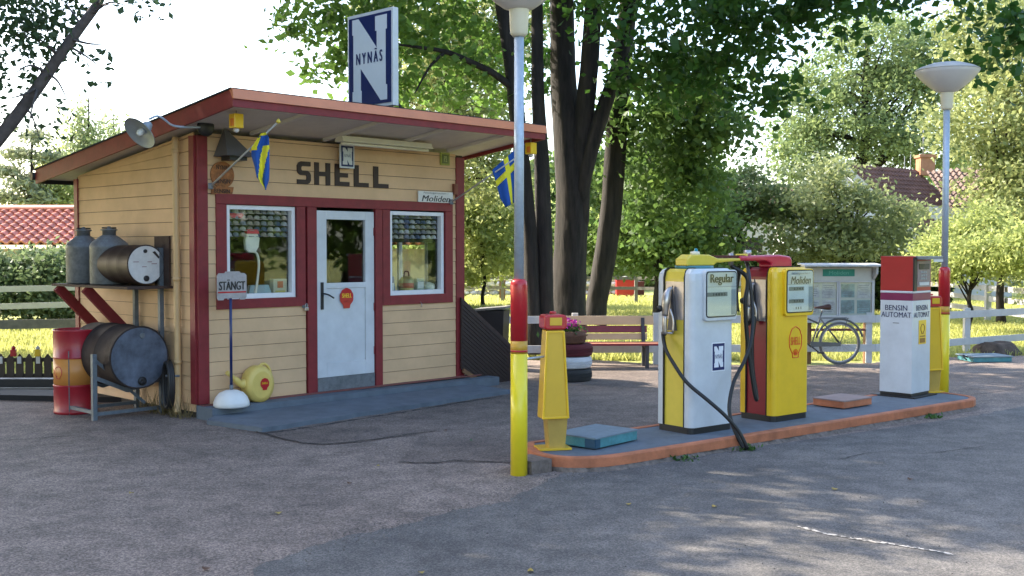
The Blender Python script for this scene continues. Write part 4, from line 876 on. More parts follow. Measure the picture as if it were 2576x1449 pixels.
b=MB(); b.box((.10,-CD/2-.133,1.475),(.22,.004,.028)); b.build('hood_label',M_PAPER,cm)
b=MB(); b.add([(-.15,-CD/2-.12,1.49),(.21,-CD/2-.12,1.49),(.21,-CD/2-.03,1.24),(-.15,-CD/2-.03,1.24)],[(0,1,2,3)]); b.build('clear_flap',M_GLASS2,cm)
NAV=mat('navy_ink',(.01,.014,.07),.5)
for (ln,z) in (('BENSIN',.965),('AUTOMAT',.890)):
    text('lettering',ln,NAV,cm,(-CW/2,.0,z),(0,-1,0),Z,.255 if ln=='BENSIN' else .345,.058,.014,ex=.002)
    text('lettering',ln,NAV,cm,(.0,-CD/2,z),X,Z,.265 if ln=='BENSIN' else .36,.058,.012,ex=.002)
b=MB(); b.box((-CW/2-.002,0,.80),(.003,.07,.006)); b.build('coin_slot',M_BLACKP,cm)
b=MB(); b.box((.02,-CD/2-.002,.70),(.17,.003,.26)); st_=b.build('sticker',M_YEL,cm)
b=MB(); b.tube([(.02+x*.045,-CD/2-.005,.74+y*.045) for x,y in pecten()],.004,5,closed=True); b.box((.02,-CD/2-.0045,.655),(.12,.002,.012)); b.box((.02,-CD/2-.0045,.61),(.12,.002,.05)); b.build('sticker_print',mat('sticker_brown',(.30,.14,.02),.5),st_)
# air and water stands
def tapstand(P,rz,label,s=1):
    o=thing('air_stand',label,'air stand',(P.x,P.y,ZI-.003),rz,'yellow air stands')
    b=MB(); b.box((0,0,.012),(.26,.20,.018)); b.build('foot_plate',M_OBY,o,.002)
    b=MB(); b.box((.02,0,.13),(.13,.12,.24),top=(.17,.13)); b.build('pedestal',mat('mustard_metal',(.45,.30,.06),.4,var=.15),o,.004)
    b=MB(); z0,z1=.25,.955; b.box((0,0,(z0+z1)/2),(.215,.17,z1-z0),top=(.145,.14)); bd=b.build('body',M_OBY,o,.008)
    # raised rim round the front panel
    b=MB(); y0,y1=-.088,-.073
    for (xa,za,xb,zb) in ((-.103,z0+.005,-.068,z1-.005),(.103,z0+.005,.068,z1-.005),(-.103,z0+.012,.103,z0+.012),(-.068,z1-.012,.068,z1-.012)):
        b.bar((xa,-.088 if za<.5 else -.073,za),(xb,-.088 if zb<.5 else -.073,zb),.016,.016)
    b.build('panel_rim',M_YEL,bd,.003)
    b=MB(); b.prism(rrect(-.094,.094,.960,1.078,.03),(0,.085,0),X,Z,.17); hd=b.build('gauge_head',M_SRED,o,.012)
    b=MB(); b.box((.0,-.087,1.025),(.10,.006,.062)); b.build('gauge_window',M_OBY,hd,.003)
    b=MB(); b.lathe([(.03,1.085),(.025,1.10),(0,1.105)],12); b.build('vent_knob',M_SRED,hd)
    return o
o1=tapstand(G(1390,1128,ZI),R(14),'yellow tapered air stand with red head beside the near lamp post')
o2=tapstand(G(2337,986,ZI),R(20),'yellow tapered air stand with red head half hidden behind the payment machine')
# lamp posts
def lamppost(P,label,zr0,rot=0):
    o=thing('street_lamp',label,'street lamp',P,rot,'saucer topped street lamps')
    b=MB(); b.lathe([(.064,-.02),(.064,zr0)],24); b.build('yellow_sleeve',mat('lamp_sleeve_yellow',(.82,.66,.02),.35,var=.07,scale=5,coat=.25),o)
    b=MB(); b.lathe([(.0645,zr0),(.0645,zr0+.095)],24); q=b.build('mustard_band',mat('mustard_band',(.55,.30,.03),.4),o)
    b=MB(); b.lathe([(.0655,zr0+.012),(.0655,zr0+.026)],24); b.build('red_ring',M_SRED,q)
    b=MB(); b.lathe([(.0645,zr0+.095),(.0645,1.43),(.060,1.46),(.045,1.478),(.034,1.48)],24); b.build('red_sleeve',M_SRED,o)
    b=MB(); b.lathe([(.037,1.478),(.036,3.32)],20); b.build('pole',M_POLE,o)
    b=MB(); b.lathe([(.045,3.285),(.058,3.30),(.066,3.31),(.074,3.48),(.078,3.49)],24); b.build('neck',M_CREAM,o)
    b=MB(); b.lathe([(.078,3.485),(.12,3.50),(.19,3.55),(.27,3.62),(.33,3.69),(.352,3.725),(.352,3.735)],48); hd=b.build('bowl_shade',M_BOWL,o)
    b=MB(); b.lathe([(.356,3.73),(.357,3.742),(.30,3.775),(.18,3.815),(.0,3.83)],48); b.build('bowl_lid',mat('grey_lid_plastic',(.42,.42,.42),.5),hd)
    return o
lamppost(G(1305,1194),'near street lamp with red and yellow sleeve, its saucer head cut by the picture edge',.92)
o=lamppost(G(2371,992,.02),'far street lamp with whole saucer head behind the payment machine',.93)
b=MB(); b.tube([(-.0,0,0),(.34,.02,.03)],.009,8); hh=b.build('tie_bar',M_POLE,o1); hh.location=(-.36,-.05,.72)

# ------------------------------------------------------------------ bench, planter, notice board, bicycle
be=thing('park_bench','slatted bench with beige and maroon boards under the lindens','bench',G(1600,932),R(1.5))
be.location=G(1520,925); be.location.z=0
def bx(o,nm,c,d,m,rx=0): b=MB(); b.box(c,d,M=Matrix.Rotation(rx,4,'X')); return b.build(nm,m,o,.004)
bl=1.62
for z,m,nm,sh_ in ((.865,M_BEIGE,'beige',.165),(.705,M_RED,'maroon',.13),(.57,M_BEIGE,'beige',.12)):
    off=.10 if z<.8 else .0
    bx(be,'back_slat',(-.05-off/2,.30-(z-.5)*-.18,z-.03),(bl-off,.025,sh_),m,R(-12))
for k,m in enumerate((M_BEIGE,M_RED,M_BEIGE)): bx(be,'seat_slat',(.03,.22-.13*k,.435),(bl,.115,.03),m)
bx(be,'seat_edge',(.03,-.12,.435),(bl+.04,.09,.035),M_RED)
for x in (-.62,.60):
    b=MB(); b.box((x,-.10,.20),(.05,.06,.42)); b.box((x,.24,.21),(.05,.06,.42)); b.bar((x,.24,.35),(x,.37,.88),.05,.05,(0,1,0)); b.bar((x,-.12,.395),(x,.26,.395),.05,.05); b.build('end_frame',mat('dark_iron',(.05,.045,.05),.6),be)
# tyre planter
tp=G(1432,962)
def tyre(z,r,h,m,lab,tread=True,dx=0):
    o=thing('car_tyre',lab,'tyre',(tp.x+dx,tp.y+.25,z),random.random(),'stacked tyres of the planter')
    b=MB(); b.lathe([(r*.60,.012),(r*.80,0),(r*.95,.006),(r,.024),(r,h-.024),(r*.95,h-.006),(r*.80,h),(r*.60,h-.012)],40); b.v=b.v; 
    b.f=b.f[:-2] ; b.sm=b.sm[:-2]; b.build('casing',m,o)
    if tread:
        b=MB()
        for row in range(4):
            for k in range(44):
                a=2*math.pi*(k+.5*(row%2))/44; z_=.05+(h-.10)*(row+.5)/4; 
                b.box((r*math.cos(a),r*math.sin(a),z_),(.014,.026,(h-.10)/4*.72),M=Matrix.Rotation(a,4,'Z')@Matrix.Rotation(R(18 if row%2 else -18),4,'X'))
        b.build('tread_blocks',m,o)
    return o
M_T1=mat('tyre_brown',(.13,.055,.03),.8,var=.3); M_T2=mat('tyre_maroon',(.10,.012,.018),.8,var=.2); M_T3=mat('tyre_white',(.55,.56,.58),.7,var=.15); M_T4=mat('tyre_black',(.03,.03,.03),.85,var=.2)
r0=.30
tyre(0,r0,.165,M_T4,'black tyre at the bottom of the planter stack'); tyre(.167,r0+.0,.155,M_T3,'white painted tyre second from the bottom of the stack')
tyre(.324,r0-.01,.16,M_T2,'maroon painted tyre under the brown one',dx=.02); tyre(.486,r0-.05,.16,M_T1,'brown tyre on top of the stack holding the flowers',dx=-.03)
fp=thing('potted_flowers','bright pink flowers in the top tyre of the planter','flowers',(tp.x-.03,tp.y+.25,.62))
def leaves_np(C,sz,rgx,flat=.0,elong=1.5):
    n=len(C); a=rgx.normal(size=(n,3)); a/=np.linalg.norm(a,axis=1,keepdims=True); 
    a[:,2]*=(1-flat); a/=np.linalg.norm(a,axis=1,keepdims=True)
    r_=rgx.normal(size=(n,3)); r_-= (r_*a).sum(1,keepdims=True)*a; r_/=np.linalg.norm(r_,axis=1,keepdims=True); c=np.cross(a,r_)
    s=(sz*rgx.uniform(.6,1.35,n))[:,None]
    v=np.empty((n,4,3)); v[:,0]=C-a*s*.5*elong; v[:,1]=C+r_*s*.42+c*s*.10; v[:,2]=C+a*s*.5*elong; v[:,3]=C-r_*s*.42+c*s*.10
    return v.reshape(-1,3)
def quads_obj(name,V,m,parent=None,loc=(0,0,0)):
    n=len(V)//4; me=bpy.data.meshes.new(name); me.vertices.add(len(V)); me.vertices.foreach_set('co',np.asarray(V,np.float32).ravel())
    me.loops.add(n*4); me.loops.foreach_set('vertex_index',np.arange(n*4,dtype=np.int32)); me.polygons.add(n); me.polygons.foreach_set('loop_start',np.arange(0,n*4,4,dtype=np.int32))
    try: me.polygons.foreach_set('loop_total',np.full(n,4,dtype=np.int32))
    except Exception: pass
    me.materials.append(m); me.update(calc_edges=True); me.validate()
    o=bpy.data.objects.new(name,me); COL.objects.link(o); o.location=loc
    if parent: o.parent=parent
    return o
quads_obj('blossoms',leaves_np(rng.normal(size=(160,3))*[.085,.085,.045]+[0,0,.11],.04,rng),mat('magenta_petals',(.62,.03,.33),.6,var=.3),fp)
quads_obj('foliage',leaves_np(rng.normal(size=(260,3))*[.10,.10,.035]+[0,0,.04],.045,rng),leafmat('pot_leaf',(.02,.05,.015),(.05,.12,.03)),fp)
# notice board
nb=thing('notice_board','cream village notice board with little roof and glazed posters','notice board',at(2105,908,16.6),R(2)); nb.location.z=0
M_NB=mat('notice_cream',(.50,.50,.44),.6,var=.08)
bx(nb,'back_panel',(0,0,1.06),(1.10,.06,.76),M_NB)
bx(nb,'header',(-.02,-.045,1.335),(1.0,.03,.20),M_NB)
b=MB(); b.box((.0,-.10,1.475),(1.18,.36,.022),M=Matrix.Rotation(R(4),4,'X')); b.build('roof',M_FENW,nb)
b=MB(); b.prism([(0,0),(.22,0),(.20,-.12),(.08,-.20),(0,-.22)],(.535,.0,1.46),(0,-1,0),Z,.03); b.build('roof_bracket',M_FENW,nb); b=MB(); b.prism([(0,0),(.22,0),(.20,-.12),(.08,-.20),(0,-.22)],(-.535,.0,1.46),(0,-1,0),Z,.03); b.build('roof_bracket',M_NB,nb)
b=MB(); b.box((-.01,-.063,1.355),(.48,.006,.105)); hb=b.build('title_plate',mat('green_plate',(.01,.22,.15),.5,var=.2),nb)
text('lettering','Moliden',mat('pale_green_ink',(.10,.38,.27),.5),hb,(-.01,-.068,1.355),X,Z,.30,.055,.01)
M_P1=mat('poster_print',(.20,.30,.31),.6,var=.55,scale=9); M_P2=mat('printed_paper',(.46,.45,.45),.6,var=.25,scale=16)
for (cx_,nm) in ((-.27,'left'),(.26,'right')):
    b=MB()
    for (c,d) in (((cx_-.25,-.045,.965),(.022,.03,.54)),((cx_+.25,-.045,.965),(.022,.03,.54)),((cx_,-.045,1.224),(.478,.03,.022)),((cx_,-.045,.706),(.478,.03,.022))): b.box(c,d)
    fr=b.build('display_case',M_FENW,nb)
    b=MB(); b.box((cx_,-.054,.965),(.476,.003,.494)); b.build('glass',M_GLASS2,fr)
    rows=[(-.12,.12,.20,.20),(.12,.12,.20,.22),(-.12,-.12,.2,.2),(.12,-.12,.2,.2)]
    for k,(dx,dz,w_,h_) in enumerate(rows):
        b=MB(); b.box((cx_+dx,-.036,.965+dz),(w_,.004,h_)); pp=b.build('poster',M_P2 if cx_<0 or k==1 else M_P1,fr)
        b=MB()
        for q in range(6): b.box((cx_+dx-.01*(q%2),-.039,.965+dz+h_/2-.03-q*.028),(w_*(.8-.1*(q%3)),.002,.007))
        b.build('print_lines',mat('print_ink',(.16,.17,.20),.7),pp)
for x in (-.45,.46): bx(nb,'post',(x,.02,.34),(.10,.09,.70),M_WOODB)
b=MB(); b.box((0,-.02,.645),(1.06,.05,.035)); b.build('rail',mat('red_brown_rail',(.17,.05,.03),.6),nb); b=MB(); b.box((0,-.02,.50),(.82,.05,.035)); b.build('rail',mat('red_brown_rail',(1,1,1)),nb)
# bicycle
bw_=G(2103,917); bi=thing('bicycle','old grey bicycle parked by the notice board behind the yellow pump','bicycle',(bw_.x,bw_.y-.15,0),R(4))
M_BK=mat('bicycle_grey_metal',(.11,.115,.12),.4,metal=.4,var=.2); r=.315
def wheel(x):
    T=Matrix.Translation((x,0,r+.015))@Matrix.Rotation(R(90),4,'X')
    o=MB().tube([T@Vector((.055*math.cos(R(a)),.055*math.sin(R(a)),0)) for a in range(0,360,30)],.008,6,closed=True)
    o=MB(); 
    for k in range(18):
        a=R(k*20); o.tube([(x+.02*math.cos(a+.5),(-1)**k*.02,r+.015+.02*math.sin(a+.5)),(x+(r-.03)*math.cos(a),0,r+.015+(r-.03)*math.sin(a))],.0012,4)
    o.tube([(x,-.03,r+.015),(x,.03,r+.015)],.018,10); wo=o.build('wheel',M_BK,bi)
    b=MB(); b.tube([(x+(r-.02)*math.cos(R(a)),0,r+.015+(r-.02)*math.sin(R(a))) for a in range(0,360,8)],.019,8,closed=True); b.build('tyre',mat('grey_tyre',(.13,.13,.13),.7),wo)
    b=MB(); b.tube([(x+(r-.042)*math.cos(R(a)),0,r+.015+(r-.042)*math.sin(R(a))) for a in range(0,360,8)],.011,6,closed=True); b.build('rim',M_CHROME,wo)
wheel(0); wheel(-1.06)
b=MB(); hb_=(0,0,.33); bb_=(-.43,0,.28); seat=(-.27,0,.78); hd_=(-.88,0,.86); hd2=(-.90,0,.72)
for a_,c_ in ((hb_,bb_),(hb_,(-.30,0,.70)),(bb_,seat),(bb_,hd2),((-.31,0,.62),hd_),(hd_,(-1.06,0,.33))): 
    b.tube([a_,c_],.012,8)
b.tube([(0,.03,.33),(-.30,.0,.70)],.008,6); b.build('frame',M_BK,bi)
b=MB(); b.lathe([(.0,.0)],3) if False else None
b.tube(smooth([(-.14,0,.86),(-.20,0,.86),(-.30,0,.855),(-.38,0,.85)],3),[.035,.04,.04,.036,.03,.025,.02,.018,.015,.012],10); b.build('saddle',mat('brown_leather',(.07,.025,.015),.5),bi)
b=MB(); b.tube([(-.27,0,.78),(-.26,0,.84)],.012,8); b.build('seat_post',M_CHROME,bi)
b=MB(); b.tube(smooth([(-.70,-.26,.98),(-.84,-.22,1.0),(-.90,0,.97),(-.84,.22,1.0),(-.70,.26,.98)],4),.011,8); b.tube([(-.88,0,.86),(-.90,0,.97)],.012,8); b.build('handlebar',M_CHROME,bi)
b=MB(); b.tube([(r*1.13*math.cos(R(a)),0,r+.015+r*1.13*math.sin(R(a))) for a in range(15,175,8)],.016,6); b.build('mudguard',M_BK,bi)
b=MB(); b.bar((-.30,-.05,.70),(.12,-.05,.70),.01,.01); b.bar((-.30,.05,.70),(.12,.05,.70),.01,.01); b.bar((.10,-.05,.70),(.0,-.03,.33),.008,.008); b.bar((-.1,-.05,.70),(-.1,.05,.70),.01,.01); b.build('luggage_rack',M_BK,bi) 
b=MB(); b.prism([(0,.02),(0,-.03),(-.44,-.04),(-.46,.04)],(-.0,-.04,.32),X,Z,.012); b.build('chain_guard',M_BK,bi)
b=MB(); b.tube([(-.43,-.06,.28),(-.33,-.07,.20)],.01,6); b.box((-.32,-.11,.20),(.09,.06,.02)); b.build('pedal',M_BLACK,bi)
be.scale=(1,1,.79)

# ------------------------------------------------------------------ fences, walls, far small things
def railfence(name,label,pts,zr,hw,m,posts,ph,group=None,pw=.09,mp=None):
    o=thing(name,label,'fence',pts[0],0,group); base=Vector(pts[0])
    for z in zr:
        b=MB()
        for a_,c_ in zip(pts[:-1],pts[1:]): b.bar(Vector(a_)-base+Vector((0,0,z)),Vector(c_)-base+Vector((0,0,z)),.025,hw)
        b.build('rail',m,o)
    for p in posts:
        b=MB(); q=Vector(p)-base; b.box((q.x,q.y+.04,ph/2),(pw,pw,ph)); b.build('post',mp or m,o)
    return o
fa=at(1230,915,16.3); fb=at(2200,915,16.55); fc_=at(2640,890,19.0)
for p in (fa,fb,fc_): p.z=0
railfence('rail_fence','low white two rail fence along the near edge of the lawn',[fa,fb,fc_],(.23,.665),.11,M_FENW,[fa,fa.lerp(fb,.22),fa.lerp(fb,.43),fa.lerp(fb,.66),fa.lerp(fb,.985)+Vector((0,.02,0)),fb.lerp(fc_,.5)+Vector((0,.05,0)),fc_],.76)
g=[(1100,36),(1600,35),(2060,31.5),(2378,28.6),(2620,23.3)]; gp_=[at(x,700,Y) for x,Y in g]
for p in gp_: p.z=0
def lerp_pts(P,n):
    out=[]
    for a_,c_ in zip(P[:-1],P[1:]):
        for k in range(n): out.append(a_.lerp(c_,k/n))
    return out+[P[-1]]
railfence('rail_fence','weathered grey rail fence far back behind the linden trunks',gp_[:3],(.48,.80),.10,M_WOODG,lerp_pts(gp_[:3],3),.86,None,.10)
railfence('rail_fence','sunlit white rail fence at the back of the lawn on the right',gp_[2:],(.28,.55,.80),.12,M_FENW,lerp_pts(gp_[2:],2),.88,None,.12)
# left side fences
la=at(-120,800,20.5);lb=at(330,790,22.5); la.z=lb.z=0
railfence('rail_fence','white rail fence in front of the bush at the left edge',[la,lb],(.62,.95),.11,M_FENW,[la,lb],1.05)
pa=at(-100,830,18.0);pb2=at(260,830,18.6); pa.z=pb2.z=0
railfence('board_fence','low wide grey board rail on the lawn at the left edge',[pa,pb2],(.47,),.15,M_WOODG,[pa,pb2],.45)
# picket fence
pk0=at(-160,965,14.0); pk1=at(240,965,14.1); pk0.z=pk1.z=0
pf=thing('picket_fence','low brown picket fence with white tips beside the red drum','fence',pk0); d=(pk1-pk0)
b=MB(); b.bar((0,0,.10),d+Vector((0,0,.10)),.02,.05); b.bar((0,0,.30),d+Vector((0,0,.30)),.02,.05); b.build('rail',mat('dark_picket_brown',(.07,.05,.035),.8),pf)
for k in range(18):
    q=d*(k/17.0); b=MB(); b.prism([(-.045,0),(.045,0),(.045,.32),(0,.38),(-.045,.32)],(q.x,q.y-.012,0),X,Z,.02); b.build('picket',mat('dark_picket_brown',(1,1,1)),pf)
    if k%2: 
        b=MB(); b.box((q.x,q.y-.036,.30),(.05,.006,.09)); b.build('white_tag',M_PAPER,pf)
for px_,m,lab in ((34,M_SRED,'small red painted ornament on the picket fence'),(95,M_YEL,'small white and yellow ornament on the picket fence')):
    q=at(px_,890,13.98); o=thing('fence_ornament',lab,'ornament',(q.x,q.y,.36)); b=MB(); b.box((0,0,.035),(.07,.05,.09)); b.build('body',m,o,.01); b=MB(); b.lathe([(.02,0),(.03,.02),(0,.05)],10,Matrix.Translation((0,0,.08))); b.build('top',M_PAPER if m is M_YEL else m,o)
# dark sunken timber edging left
te=thing('timber_edging','dark tarred timber edging around the sunken pit on the left','timber edging',at(60,990,13.0)); te.location.z=0
b=MB(); b.box((-.6,.35,.07),(3.0,.16,.15)); b.build('beam',M_BLACKP,te); b=MB(); b.box((-.2,-.25,.03),(3.4,.5,.06),M=Matrix.Rotation(R(-8),4,'Z')); b.build('pit_cover',mat('tar_black',(.008,.008,.01),.8),te); b=MB(); b.box((-.4,.02,.05),(3.1,.05,.05)); b.build('beam',M_WOODG,te)
# dry stone wall
M_STONE=mat('field_stone',(.72,.68,.62),.9,var=.45,scale=3,bump=.5,bscale=8)
sw=thing('stone_wall','low dry stone wall of pale boulders behind the grey fence','stone wall',at(1100,745,41)); sw.location.z=0
def ico(c,s,rg):
    bm=bmesh.new(); bmesh.ops.create_icosphere(bm,subdivisions=2,radius=1)
    vs=[(c[0]+v.co.x*s[0]*(1+rg.uniform(-.1,.1)),c[1]+v.co.y*s[1],c[2]+v.co.z*s[2]*(1+rg.uniform(-.1,.1))) for v in bm.verts]; fs=[tuple(v.index for v in f.verts) for f in bm.faces]; bm.free(); return vs,fs
rg=random.Random(9); b=MB()
for row in range(4):
    x=-2
    while x<7.5:
        s=rg.uniform(.12,.26); v_,f_=ico((x,rg.uniform(-.1,.1),.10+row*.17),(s,.2,rg.uniform(.08,.12)),rg); b.add(v_,f_,True); x+=s*1.8
b.build('stones',M_STONE,sw)
rb=thing('waste_container','bright red container standing on the lawn behind the grey fence','container',at(1578,742,40)); rb.location.z=0
b=MB(); b.box((-.1,0,.32),(.62,.5,.6),top=(.66,.54)); b.build('bin_body',M_SRED,rb,.02); b=MB(); b.box((-.1,0,.66),(.74,.6,.06)); b.build('lid',mat('container_lid',(.3,.02,.02),.5),rb,.01); b=MB(); b.box((.45,.1,.30),(.30,.3,.5)); b.build('shaded_face',mat('shaded_face_red',(.10,.02,.015),.7),rb)  # dark right box stands for the container's shaded face, shade in its colour
pt=thing('garden_post','short brown post in front of the stone wall','post',at(1263,752,37.2)); pt.location.z=0; b=MB(); b.box((0,0,.32),(.2,.16,.64)); b.box((0,0,.66),(.24,.2,.04)); b.build('post_body',M_WOODB,pt)
# stump and far teal hatch
sp_=at(2500,905,17.9); sp_.z=0; stp=thing('tree_stump','dark old stump on the grass edge behind the far teal lid','stump',sp_)
b=MB(); rg=random.Random(3); pr=[]
n1=22; vs=[]
for (rr,z) in ((.42,0),(.36,.06),(.30,.15),(.24,.19)):
    for k in range(n1):
        a=2*math.pi*k/n1; q=rr*(1+.18*math.sin(3*a+1)+.10*math.sin(7*a)); vs.append((q*math.cos(a),q*math.sin(a)*.7,z+.03*math.sin(2*a)*(z>.1)))
b.add(vs,[(l*n1+k,l*n1+(k+1)%n1,(l+1)*n1+(k+1)%n1,(l+1)*n1+k) for l in range(3) for k in range(n1)]+[tuple(range(3*n1,4*n1))],True); b.build('wood',mat('stump_wood',(.085,.06,.045),.9,var=.6,scale=7,bump=1,bscale=12),stp)
tb=at(2475,905,16.9); tb.z=0; o=thing('well_lid','low teal lidded box on the ground near the stump','box',tb,R(8)); b=MB(); b.box((0,0,.04),(.62,.46,.07)); b.build('side_walls',M_TEAL,o,.004); b=MB(); b.box((0,0,.085),(.66,.5,.018)); b.build('lid',M_TEALT,o,.003); b=MB(); b.tube(smooth([(-.33,-.1,.07),(-.42,-.12,.10),(-.38,-.16,.03)],4),.012,6); b.build('handle',M_BLACKP,o)
# bird feeder ornament (turquoise) behind the first pump
bf=thing('garden_ornament','turquoise ornament on a thin stake seen above the Regular pump','ornament',at(1750,640,17.5)); b=MB(); b.lathe([(0,-.08),(.03,-.07),(.045,0),(.03,.06),(.02,.09),(0,.10)],12); b.build('ornament_body',mat('turquoise',(.01,.30,.42),.4),bf); b=MB(); zb=bf.location.z; b.tube([(0,0,-zb),(0,0,-.07)],.01,6); b.build('stake',M_WOODG,bf)
for z_ in (0,): pass

# houses ---------------------------------------------------------------------
def tileroof(b,o,r,u,n,w_,l_,pitch=.30,rowh=.36):
    # wavy pantiles: o = eave corner, r = along eave, u = up the slope, n = outward
    cols=int(w_/pitch); rows=int(l_/rowh)+1; rowh=l_/rows; o=Vector(o);r=Vector(r).normalized();u=Vector(u).normalized();n=Vector(n).normalized(); K=6
    b.add([o-n*.05,o+r*w_-n*.05,o+r*w_+u*l_-n*.05,o+u*l_-n*.05],[(0,1,2,3)])
    for j in range(rows):
        vs=[]
        for i in range(cols*K+1):
            x=i/K*pitch; h=.045*math.sin(2*math.pi*i/K); 
            vs.append(o+r*x+u*(j*rowh)+n*(h+.05)); vs.append(o+r*x+u*((j+1)*rowh)+n*(h+.005))
        b.add(vs,[(2*i,2*i+2,2*i+3,2*i+1) for i in range(cols*K)],True)
        b.add(vs[0::2]+[v-n*.06 for v in vs[0::2]],[(i,i+1,i+cols*K+2,i+cols*K+1) for i in range(cols*K)])
lh=thing('outbuilding','low building with sunlit red pantile roof at the left edge','house',at(0,700,30)); lh.location.z=0
zt_=at(0,528,32).z; ze=at(0,612,29.4).z
M_TILE=mat('red_pantile',(.46,.16,.105),.6,var=.45,scale=5); 
x0=at(-200,600,29.4).x-lh.location.x; xw=14.0
b=MB(); tileroof(b,(x0,29.4-30,ze),X,(0,2.6,zt_-ze),(0,-.5,1),xw,math.hypot(2.6,zt_-ze),.26,.33); b.build('roof',M_TILE,lh)
b=MB(); b.tube([(x0,2.0,zt_+.05),(x0+xw,2.0,zt_+.05)],.09,8); b.build('ridge',M_TILE,lh)
b=MB(); b.box((x0+xw/2,1.9,ze/2-.1),(xw-.6,3.6,ze-.1)); b.build('wall',mat('outbuilding_cream',(.45,.40,.32),.7),lh)
b=MB()
for k in range(4): b=MB(); b.box((x0+1.5+k*3,-.02+.1,1.0),(.9,.06,1.0)); b.build('window',M_DARKIN,lh)
# right house
rh=thing('brick_roofed_house','white house with weathered tile roof and chimney among trees on the right','house',at(2300,600,38)); rh.location.z=0
def rl(x,y,Y): return at(x,y,Y)-Vector((rh.location.x,rh.location.y,0))
M_TILE2=mat('weathered_brown_tile',(.15,.075,.06),.8,var=.3,scale=2)
A_=rl(2112,412,38);B_=rl(2320,428,41); C_=rl(2335,600,36.6); D_=rl(2510,600,39)
b=MB(); dr=(B_-A_); du=rl(2318,585,36.5)-A_
# main roof: slopes down towards the right front
eR=(rl(2330,430,41)-A_); ridge=eR.normalized(); slope=Vector((1.9,-.5,-2.0)).normalized()
def sloped(b,top,ridge,slope,L1,L2):
    nrm=ridge.cross(slope); nrm=nrm if nrm.z>0 else -nrm; tileroof(b,top+slope*L2,ridge,-slope,nrm,L1,L2,.20,.24)
sloped(b,A_,ridge,slope,4.6,3.6); b.build('roof',M_TILE2,rh)
b=MB(); A2=rl(2330,432,40); sloped(b,A2,(rl(2520,412,38.5)-A2).normalized(),Vector((.1,-1.4,-1.0)).normalized(),2.9,2.3); b.build('roof',mat('lit_pink_tile',(.17,.115,.095),.85,var=.45,scale=4),rh)  # paler tile on this slope: its stronger light is put into the colour
b=MB(); b.bar(A_+Vector((0,0,.05)),A_+slope*3.8+Vector((0,0,.02)),.12,.22); b.bar(A_+Vector((0,0,.05)),A_+Vector((-2.0,-.6,-1.9)),.12,.22); b.build('barge_board',M_FENW,rh)
gx=[A_+Vector((0,.15,-.15)),A_+slope*3.7+Vector((0,.15,-.15)),Vector(((A_+slope*3.7).x,(A_+slope*3.7).y+.15,0)),Vector((A_.x-2.0,A_.y-.3,0)),A_+Vector((-2.0,-.45,-2.0))]
b=MB(); b.add(gx+[p+Vector((.4,3.2,0)) for p in gx],[tuple(range(5))]+[(i,(i+1)%5,(i+1)%5+5,i+5) for i in range(5)]); b.build('gable_wall',mat('white_boarding',(.55,.55,.55),.7,var=.08),rh)
b=MB(); q=rl(2520,560,38.3); b.box((q.x-.9,q.y+1.4,1.6),(2.9,2.0,3.2)); b.build('wing_wall',mat('white_boarding',(1,1,1)),rh)
b=MB(); q=rl(2327,412,40.5); b.box((q.x,q.y,q.z-.05),(.52,.5,.75)); b.box((q.x,q.y,q.z+.26),(.62,.6,.10)); b.build('chimney',mat('chimney_brick',(.36,.17,.09),.8,var=.2,scale=6),rh)
b=MB()
for x,y0_ in ((2290,395),(2275,400)): q=rl(x,y0_,40.5); b.tube([(q.x,q.y,q.z-.7),(q.x,q.y,q.z+.1)],.015,5)
q=rl(2322,340,40.4); b.tube([(q.x,q.y,q.z-1.1),(q.x,q.y,q.z+.3)],.02,5); b.tube([(q.x-.1,q.y,q.z),(q.x+.9,q.y,q.z+.05)],.015,5)
for k in range(5): b.tube([(q.x+.1+k*.16,q.y-.15,q.z+.02),(q.x+.1+k*.16,q.y+.15,q.z+.02)],.008,4)
b.build('aerial',M_GALV,rh)
fw=thing('white_house','pale house glimpsed between low branches right of the lindens','house',at(1890,600,52)); fw.location.z=0
b=MB(); b.box((0,2,1.6),(9,4,3.2)); b.build('wall',mat('far_house_white',(.60,.56,.52),.7,var=.08),fw); b=MB(); b.prism([(-2.3,3.2),(2.3,3.2),(0,4.8)],(-4.8,2,0),(0,-1,0),Z,-9.6) ; b.build('roof',M_TILE2,fw)
b=MB()
for k in range(3): b=MB(); b.box((-3+3*k,-.02,1.7),(1.0,.06,1.1)); b.build('window',M_DARKIN,fw)

